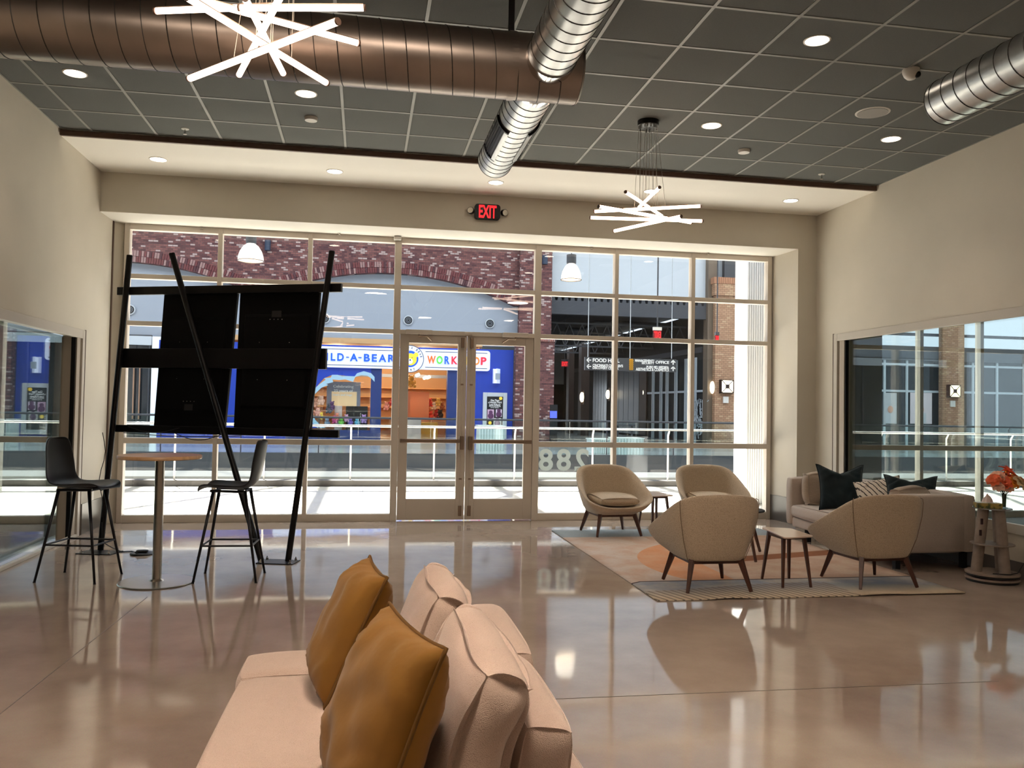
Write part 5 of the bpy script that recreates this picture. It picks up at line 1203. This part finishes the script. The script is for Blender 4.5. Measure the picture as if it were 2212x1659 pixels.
def side_table(lab, loc, rz, poly, sx, sy, H=.43):
    t = thing('side_table', lab, 'table', loc, rz)
    # rounded outline
    P = [Vector((x, y, 0)) for x, y in poly]; n = len(P); out = []
    for i in range(n):
        a, b, c = P[i-1], P[i], P[(i+1) % n]; u, v = (a-b).normalized(), (c-b).normalized(); r = .05; p, q = b+u*r, b+v*r
        for k_ in range(6): f = k_/5; out.append(((p*(1-f)**2+b*2*f*(1-f)+q*f*f).x, (p*(1-f)**2+b*2*f*(1-f)+q*f*f).y))
    MB().prism(out, H-.012, H, lambda u, v, w: (u, v, w)).build('table_top', M_ttop, t, local=True, bevel=.003)
    tp = {}
    for i in (-1, 1):
        for j in (-1, 1):
            a, b = Vector((i*sx*.72, j*sy*.68, H-.014)), Vector((i*sx, j*sy, 0)); tp[i, j] = a; MB().beam(b, a, .018, .018, w2=.028, h2=.034).build('leg', M_walnut, t, local=True, bevel=.002)
    for p, q in (((-1, -1), (1, -1)), ((-1, 1), (1, 1)), ((-1, -1), (-1, 1)), ((1, -1), (1, 1))): MB().beam(tp[p]-Vector((0, 0, .016)), tp[q]-Vector((0, 0, .016)), .018, .030).build('rail', M_walnut, t, local=True)
    return t
side_table('small pale topped side table between the two near armchairs', (3.525, 6.54, RZ), 0, [(-.18, -.31), (.12, -.24), (.15, .20), (-.08, .30)], .125, .18)
side_table('small pale topped side table between the two far armchairs', (3.47, 9.62, RZ), radians(10), [(-.16, -.26), (.14, -.22), (.17, .22), (-.12, .26)], .125, .17)
rt = thing('round_table', 'round dark table mostly hidden behind the near left armchair', 'table', (3.72, 7.85, RZ))
MB().lathe([(1e-6, .445), (.245, .445), (.25, .452), (.245, .46), (1e-6, .46)], 36, close=False).build('table_top', M_mblack, rt, local=True)
for a in (30, 150, 270): MB().beam((.37*cos(radians(a)), .37*sin(radians(a)), 0), (.16*cos(radians(a)), .16*sin(radians(a)), .446), .02, .02, w2=.03, h2=.03).build('leg', M_walnut, rt, local=True)
# ------------------------------------------------------------------ right hand sofa
SX0, SX1, SYa, SYb = 4.86, 5.72, 7.00, 9.06
sf = thing('sofa', 'low pale upholstered sofa along the right wall under the window', 'sofa', (5.29, 8.03, 0))
def rb(x0, y0, z0, x1, y1, z1, r, nm, m, par, bulge=0, nz=0, seed=0, n=8, sub=1):
    return rbox(x1-x0, y1-y0, z1-z0, r, n=n, bulge=bulge, nz=nz, seed=seed, M=Matrix.Translation(((x0+x1)/2, (y0+y1)/2, (z0+z1)/2))).build(nm, m, par, smooth=True, subsurf=sub)
rb(SX1-.16, SYa, .15, SX1, SYb, .70, .05, 'back', M_sofa2, sf)
rb(SX0, SYa, .15, SX1-.1, SYa+.15, .70, .05, 'arm', M_sofa2, sf)
rb(SX0, SYb-.15, .15, SX1-.1, SYb, .70, .05, 'arm', M_sofa2, sf)
rb(SX0+.02, SYa+.12, .13, SX1-.12, SYb-.12, .25, .03, 'base', M_sofa2, sf)
rb(SX0-.01, SYa+.15, .245, SX1-.14, SYb-.15, .40, .05, 'seat_cushion', M_sofa2, sf, bulge=.015)
for x in (SX0+.06, SX1-.1):
    for y in (SYa+.08, SYb-.40): MB().box(x, y, 0, x+.05, y+.05, .16).build('leg', M_mblack, sf)
k = rbox(.48, .36, .15, .06, n=8, bulge=.03, nz=.008, M=axes((5.20, 8.80, .575), (1, .05, 0), (0, .12, 1), (0, -1, .12))); 
lc_ = thing('sofa_cushion', 'beige box cushion leaning on the far arm of the right hand sofa', 'cushion', (5.15, 8.80, .41)); k.build('cover', M_cush, lc_, smooth=True, subsurf=1)
k = rbox(.50, .34, .15, .06, n=8, bulge=.03, nz=.01, seed=4, M=axes((5.28, 7.36, .555), (.92, .38, 0), (-.12, .1, 1), (.38, -.92, .2)))
lc_ = thing('sofa_cushion', 'beige box cushion behind the near arm of the right hand sofa', 'cushion', (5.3, 7.42, .41)); k.build('cover', M_cush, lc_, smooth=True, subsurf=1)
put_pillow('large dark teal velvet pillow with a chopped top on the right hand sofa', M_teal, .47, .47, .17, frame_from((5.15, 8.36, .635), (-.25, -1, .28), (0, 0, 1)), seed=3, chop=.16, ear=.09, fold=.02)
M_strp = mat('striped_weave', '#d8ccbe', .95)
_nt = M_strp.node_tree; _t = _nt.nodes.new('ShaderNodeTexCoord'); _w = _nt.nodes.new('ShaderNodeTexWave'); _w.inputs['Scale'].default_value = 8.0; _w.inputs['Distortion'].default_value = 1.0; _w.inputs['Detail Scale'].default_value = 14
_m = _nt.nodes.new('ShaderNodeMapping'); _m.inputs['Rotation'].default_value = (0, radians(25), 0); _nt.links.new(_t.outputs['Object'], _m.inputs[0]); _nt.links.new(_m.outputs[0], _w.inputs[0])
_c = _nt.nodes.new('ShaderNodeValToRGB'); _c.color_ramp.interpolation = 'CONSTANT'; _c.color_ramp.elements[0].color = lin('#3a302c'); _c.color_ramp.elements[1].position = .13; _c.color_ramp.elements[1].color = lin('#d8ccbe')
_nt.links.new(_w.outputs[0], _c.inputs[0]); _nt.links.new(_c.outputs[0], _nt.nodes['Principled BSDF'].inputs['Base Color'])
put_pillow('cream pillow with dark woven stripes in the middle of the right hand sofa', M_strp, .44, .40, .15, frame_from((5.36, 7.98, .575), (-.75, -.85, .6), (-.2, .1, 1)), seed=5, ear=.04)
put_pillow('dark teal velvet pillow slumped near the near end of the right hand sofa', M_teal, .46, .40, .16, frame_from((5.47, 7.62, .635), (-.5, -.9, .6), (0, 0, 1)), seed=8, chop=.12, ear=.09, fold=.02)
# ------------------------------------------------------------------ end table with flowers
et = thing('end_table', 'end table of slanted grey cardboard tubes on stacked discs beside the sofa', 'table', (5.455, 6.50, 0))
for z, r, m_, nn in ((0, .205, M_teck, 'foot'), (.022, .215, M_card, 'base_disc'), (.050, .205, M_teck, 'spacer'), (.066, .215, M_card, 'base_disc')): MB().lathe([(r, z), (r, z+.016 if m_ is M_card else z+.02)], 40).build(nn, m_, et, local=True)
MB().lathe([(.175, .320), (.175, .330)], 40).build('shelf', M_card, et, local=True); MB().lathe([(.155, .632), (.155, .642)], 40).build('table_top', MATS.get('smoked') or mat('smoked', '#8f8d8a', .15), et, local=True)
for i, a in enumerate((165, 20, 275)):
    a = radians(a); p, q = Vector((.135*cos(a), .135*sin(a), .082)), Vector((.075*cos(a), .075*sin(a), .632)); tb_ = MB().tube([p, q], .045, 24).build('tube', M_card, et, smooth=True, local=True, auto=True)
    if i < 2:
        for f in (.62, .80): c = p.lerp(q, f)+Vector((cos(a), sin(a), 0))*.0; u = Vector((cos(a)*.4, -1, 0)).normalized(); MB().mbox(.018, .012, .05, axes(c+Vector((-.03 if i == 0 else .03, -.034, 0)), (1, 0, 0), (0, 1, 0), (0, 0, 1))).build('slot', MATS.get('maroon') or mat('maroon', '#2a0f10', .6), tb_, local=True)
tx = thing('tissue_box', 'green and gold marbled tissue box on the end table', 'box', (5.385, 6.47, .642), radians(-20))
M_marb = mat('green_gold_marble', '#4f5a32', .5); _nt = M_marb.node_tree; _n = _nt.nodes.new('ShaderNodeTexNoise'); _n.inputs['Scale'].default_value = 26; _n.inputs['Detail'].default_value = 6; _c = _nt.nodes.new('ShaderNodeValToRGB'); _c.color_ramp.elements[0].position = .42; _c.color_ramp.elements[0].color = lin('#39482a'); _c.color_ramp.elements[1].position = .58; _c.color_ramp.elements[1].color = lin('#a8924e')
_t = _nt.nodes.new('ShaderNodeTexCoord'); _nt.links.new(_t.outputs['Object'], _n.inputs[0]); _nt.links.new(_n.outputs[0], _c.inputs[0]); _nt.links.new(_c.outputs[0], _nt.nodes['Principled BSDF'].inputs['Base Color'])
MB().box(-.10, -.055, 0, .10, .055, .045).build('carton', M_marb, tx, local=True, bevel=.002); MB().box(-.098, -.053, .045, .098, .053, .0465).build('lid', M_plw, tx, local=True)
k = MB(); n = 14
for i in range(n+1):
    for j in range(n+1):
        u, v = -1+2*i/n, -1+2*j/n; r = sqrt(u*u+v*v); an = atan2(v, u)
        k.v.append(Vector((u*.038*(1+.3*sin(3*an)), v*.022, .046+.075*max(0, 1-r)**.5*(1+.35*noise.noise(Vector((u*2, v*2, 1))))+.004)))
k.f = [(i*(n+1)+j, (i+1)*(n+1)+j, (i+1)*(n+1)+j+1, i*(n+1)+j+1) for i in range(n) for j in range(n)]; k.build('tissue', mat('tissue_pink', '#e6d2cc', .9), tx, smooth=True, local=True)
vx, vy = 5.535, 6.46
va = thing('glass_vase', 'clear glass vase holding the bouquet on the end table', 'vase', (vx, vy, .642))
vp = [(1e-6, 0), (.030, 0), (.036, .02), (.040, .05), (.034, .085), (.024, .115), (.026, .135), (.036, .155)]
MB().lathe(vp, 28, close=False).build('body', glassmat('vase_glass', 1.5, (.95, .97, .96), gain=1.3), va, smooth=True, local=True)
MB().lathe([(1e-6, .006), (.032, .006), (.037, .04), (.037, .06), (1e-6, .06)], 24, close=False).build('water', glassmat('water', 1.33, (.93, .96, .95)), va, smooth=True, local=True)
bq = thing('flower_bouquet', 'bouquet of orange, coral and cream flowers in the glass vase', 'flowers', (vx, vy, .66))
M_stem = mat('stem_green', '#2d3a1e', .7); M_leaf = mat('leaf_green', '#33401f', .6, var=.3, vs=30)
FL = [(-.125, -.03, .225, .055, '#ee6a3c'), (-.06, .0, .250, .060, '#f2b79a'), (-.04, -.05, .205, .062, '#ef6a44'), (-.095, -.05, .175, .052, '#f0c0a8'), (.0, -.03, .295, .055, '#f0582e'), (.035, -.06, .205, .056, '#f39a35'), (.09, .0, .255, .052, '#ee7a30'), (.095, -.05, .20, .075, '#f3dcb4'), (.15, -.02, .21, .05, '#f2c79a'), (-.01, .03, .235, .055, '#f08058'), (-.02, -.06, .165, .05, '#f2b79a'), (.03, .0, .255, .05, '#ee6a3c')]
def flower(c, r, col, star=False):
    m_ = MATS.get('petal'+col[1:]) or mat('petal'+col[1:], col, .6, var=.12, vs=20); k = MB()
    out = Vector((c.x*.9, c.y*.9-.05, .10)).normalized(); F = frame_from(c, out, (0, 0, 1))
    for ring, (sc_, tilt, N_) in enumerate(((1, 12, 8), (.85, 38, 7), (.6, 62, 5)) if not star else ((1.25, 20, 6), (.9, 45, 5))):
        for i in range(N_):
            a = 2*pi*i/N_+ring*.5+random.random()*.2; R = F @ Matrix.Rotation(a, 4, 'Z') @ Matrix.Rotation(radians(-tilt), 4, 'Y'); w = r*(.52 if not star else .26)*sc_; L_ = r*sc_; n = 5; pts = []
            for q in range(n+1):
                f = q/n; ww = w*sin(pi*(.10+.80*f)) if not star else w*(1-f)*1.2
                for sgn in (-1, 0, 1): pts.append(R @ Vector((L_*f, sgn*ww, L_*(.25*sin(pi*f)-.2*f+.10*abs(sgn))+.004*random.random())))
            k.add(pts, [(q*3+s_, q*3+s_+1, (q+1)*3+s_+1, (q+1)*3+s_) for q in range(n) for s_ in (0, 1)])
    return k.build('flower', m_, bq, smooth=True, local=True)
for x, y, z, r, col in FL:
    f = flower(Vector((x, y-.0, z)), r*1.15, col, star=(z > .28))
    MB().tube([(x*.12, y*.1, -.01), (x*.15, y*.1, .10), (x*.5, y*.5, .15), (x, y, z-.01)], .0028, 6).build('stem', M_stem, bq, local=True)
    MB().ball((x, y, z+.012), .012, n=6).build('flower_centre', M_gold if r > .05 else M_stem, f, local=True)
for i in range(16):
    a = 2*pi*i/16+.3*random.random(); L_ = random.uniform(.09, .15); c = Vector((.02*cos(a), .02*sin(a), .115)); e = c+Vector((L_*cos(a), L_*sin(a), .035+.04*random.random())); s_ = Vector((-sin(a), cos(a), 0))*.016; m_ = c.lerp(e, .55)+Vector((0, 0, .02))
    MB().add([c, m_+s_, e, m_-s_, m_-Vector((0, 0, .006))], [(0, 1, 4), (1, 2, 4), (2, 3, 4), (3, 0, 4)]).build('leaf', M_leaf, bq, local=True)
for p in (((.03, 0, .13), (.14, -.03, .165), (.24, -.02, .155)), ((.03, 0, .14), (.12, .0, .19), (.22, .0, .215))): MB().tube([Vector(q) for q in p], .004, 6).build('twig', M_stem, bq, local=True)
a = at(2120, 1248, Z=.09); tag(MB().tube([Vector((5.36, 6.38, .088)), Vector((5.46, 6.30, .094)), Vector((5.56, 6.33, .10)), Vector((5.66, 6.40, .14)), Vector((5.757, 6.45, .19))], .004, 6).build('power_cord', M_teck, smooth=True), 'thin black cord running over the base of the end table', 'cord')
# ------------------------------------------------------------------ near sofa
ns = thing('modular_sofa', 'large linen modular sofa in the foreground, cut by the bottom edge', 'sofa', (.1, 2.2, 0))
rb(-.44, .75, .13, .64, 3.52, .395, .045, 'platform', M_sofa, ns, bulge=.004, n=12)
rb(-.435, .72, .34, .40, 3.185, .458, .05, 'seat_cushion', M_sofa, ns, bulge=.012, nz=.004, n=14)
rb(-.448, 3.20, .30, .648, 3.53, .452, .055, 'end_bolster', M_sofa, ns, bulge=.006, nz=.003, n=10)
rb(.56, .75, .30, .642, 3.19, .436, .035, 'side_bolster', M_sofa, ns, bulge=.004, nz=.002, n=10)
rb(.42, 2.735, .34, .585, 3.45, .640, .045, 'backrest', M_sofa, ns, bulge=.006, n=8)
def wedge(y0, y1, seed):
    """upright backrest block, leaning slightly outward, dark piped near end"""
    M = Matrix.Translation((.455, (y0+y1)/2, .50)) @ Matrix.Rotation(radians(9), 4, 'Y'); return rbox(.15, y1-y0, .31, .045, n=8, bulge=.008, nz=.003, seed=seed, M=M)
wedge(2.05, 2.72, 2).build('backrest', M_sofa, ns, smooth=True, subsurf=1)
for x in (-.38, .58):
    for y in (.85, 3.42): MB().lathe([(.018, 0), (.026, .13)], 16, c=(x, y, 0)).build('leg', M_walnut, ns)
def backcush(lab, y0, y1, xt, seed, zt=.80, lean=20):
    h = .42; c = Vector((xt-.02, (y0+y1)/2, zt-h/2+.012)); M = Matrix.Translation(c) @ Matrix.Rotation(radians(lean), 4, 'Y') @ Matrix.Rotation(radians(0), 4, 'Z')
    k = rbox(.15, y1-y0, h, .055, n=11, bulge=.028, nz=.016, seed=seed, M=M)
    t = thing('back_cushion', lab, 'cushion', (c.x, c.y, .46)); k.build('cover', M_sofa, t, smooth=True, subsurf=1)
    return t
backcush('rumpled linen back cushion at the far end of the foreground sofa', 2.80, 3.38, .262, 3)
backcush('rumpled linen back cushion in front, nearest on the foreground sofa', 1.97, 2.68, .305, 9)
# mustard pillows: plane roughly along the sofa, leaning on the back cushions
put_pillow('far mustard velvet pillow leaning on the foreground sofa', M_must, .40, .44, .20, axes((-.035, 2.985, .672), (.13, -.99, 0), (.42, .055, .90), (-.89, -.12, .42)), 'mustard pillows', 2, M_mpipe, ear=.035, sag=.08, fold=.010)
put_pillow('near mustard velvet pillow in the foreground, largest and cut by the bottom edge', M_must, .47, .45, .21, axes((.060, 2.155, .668), (.24, -.97, 0), (.35, .09, .93), (-.90, -.22, .36)), 'mustard pillows', 6, M_mpipe, ear=.03, sag=.08, fold=.009)
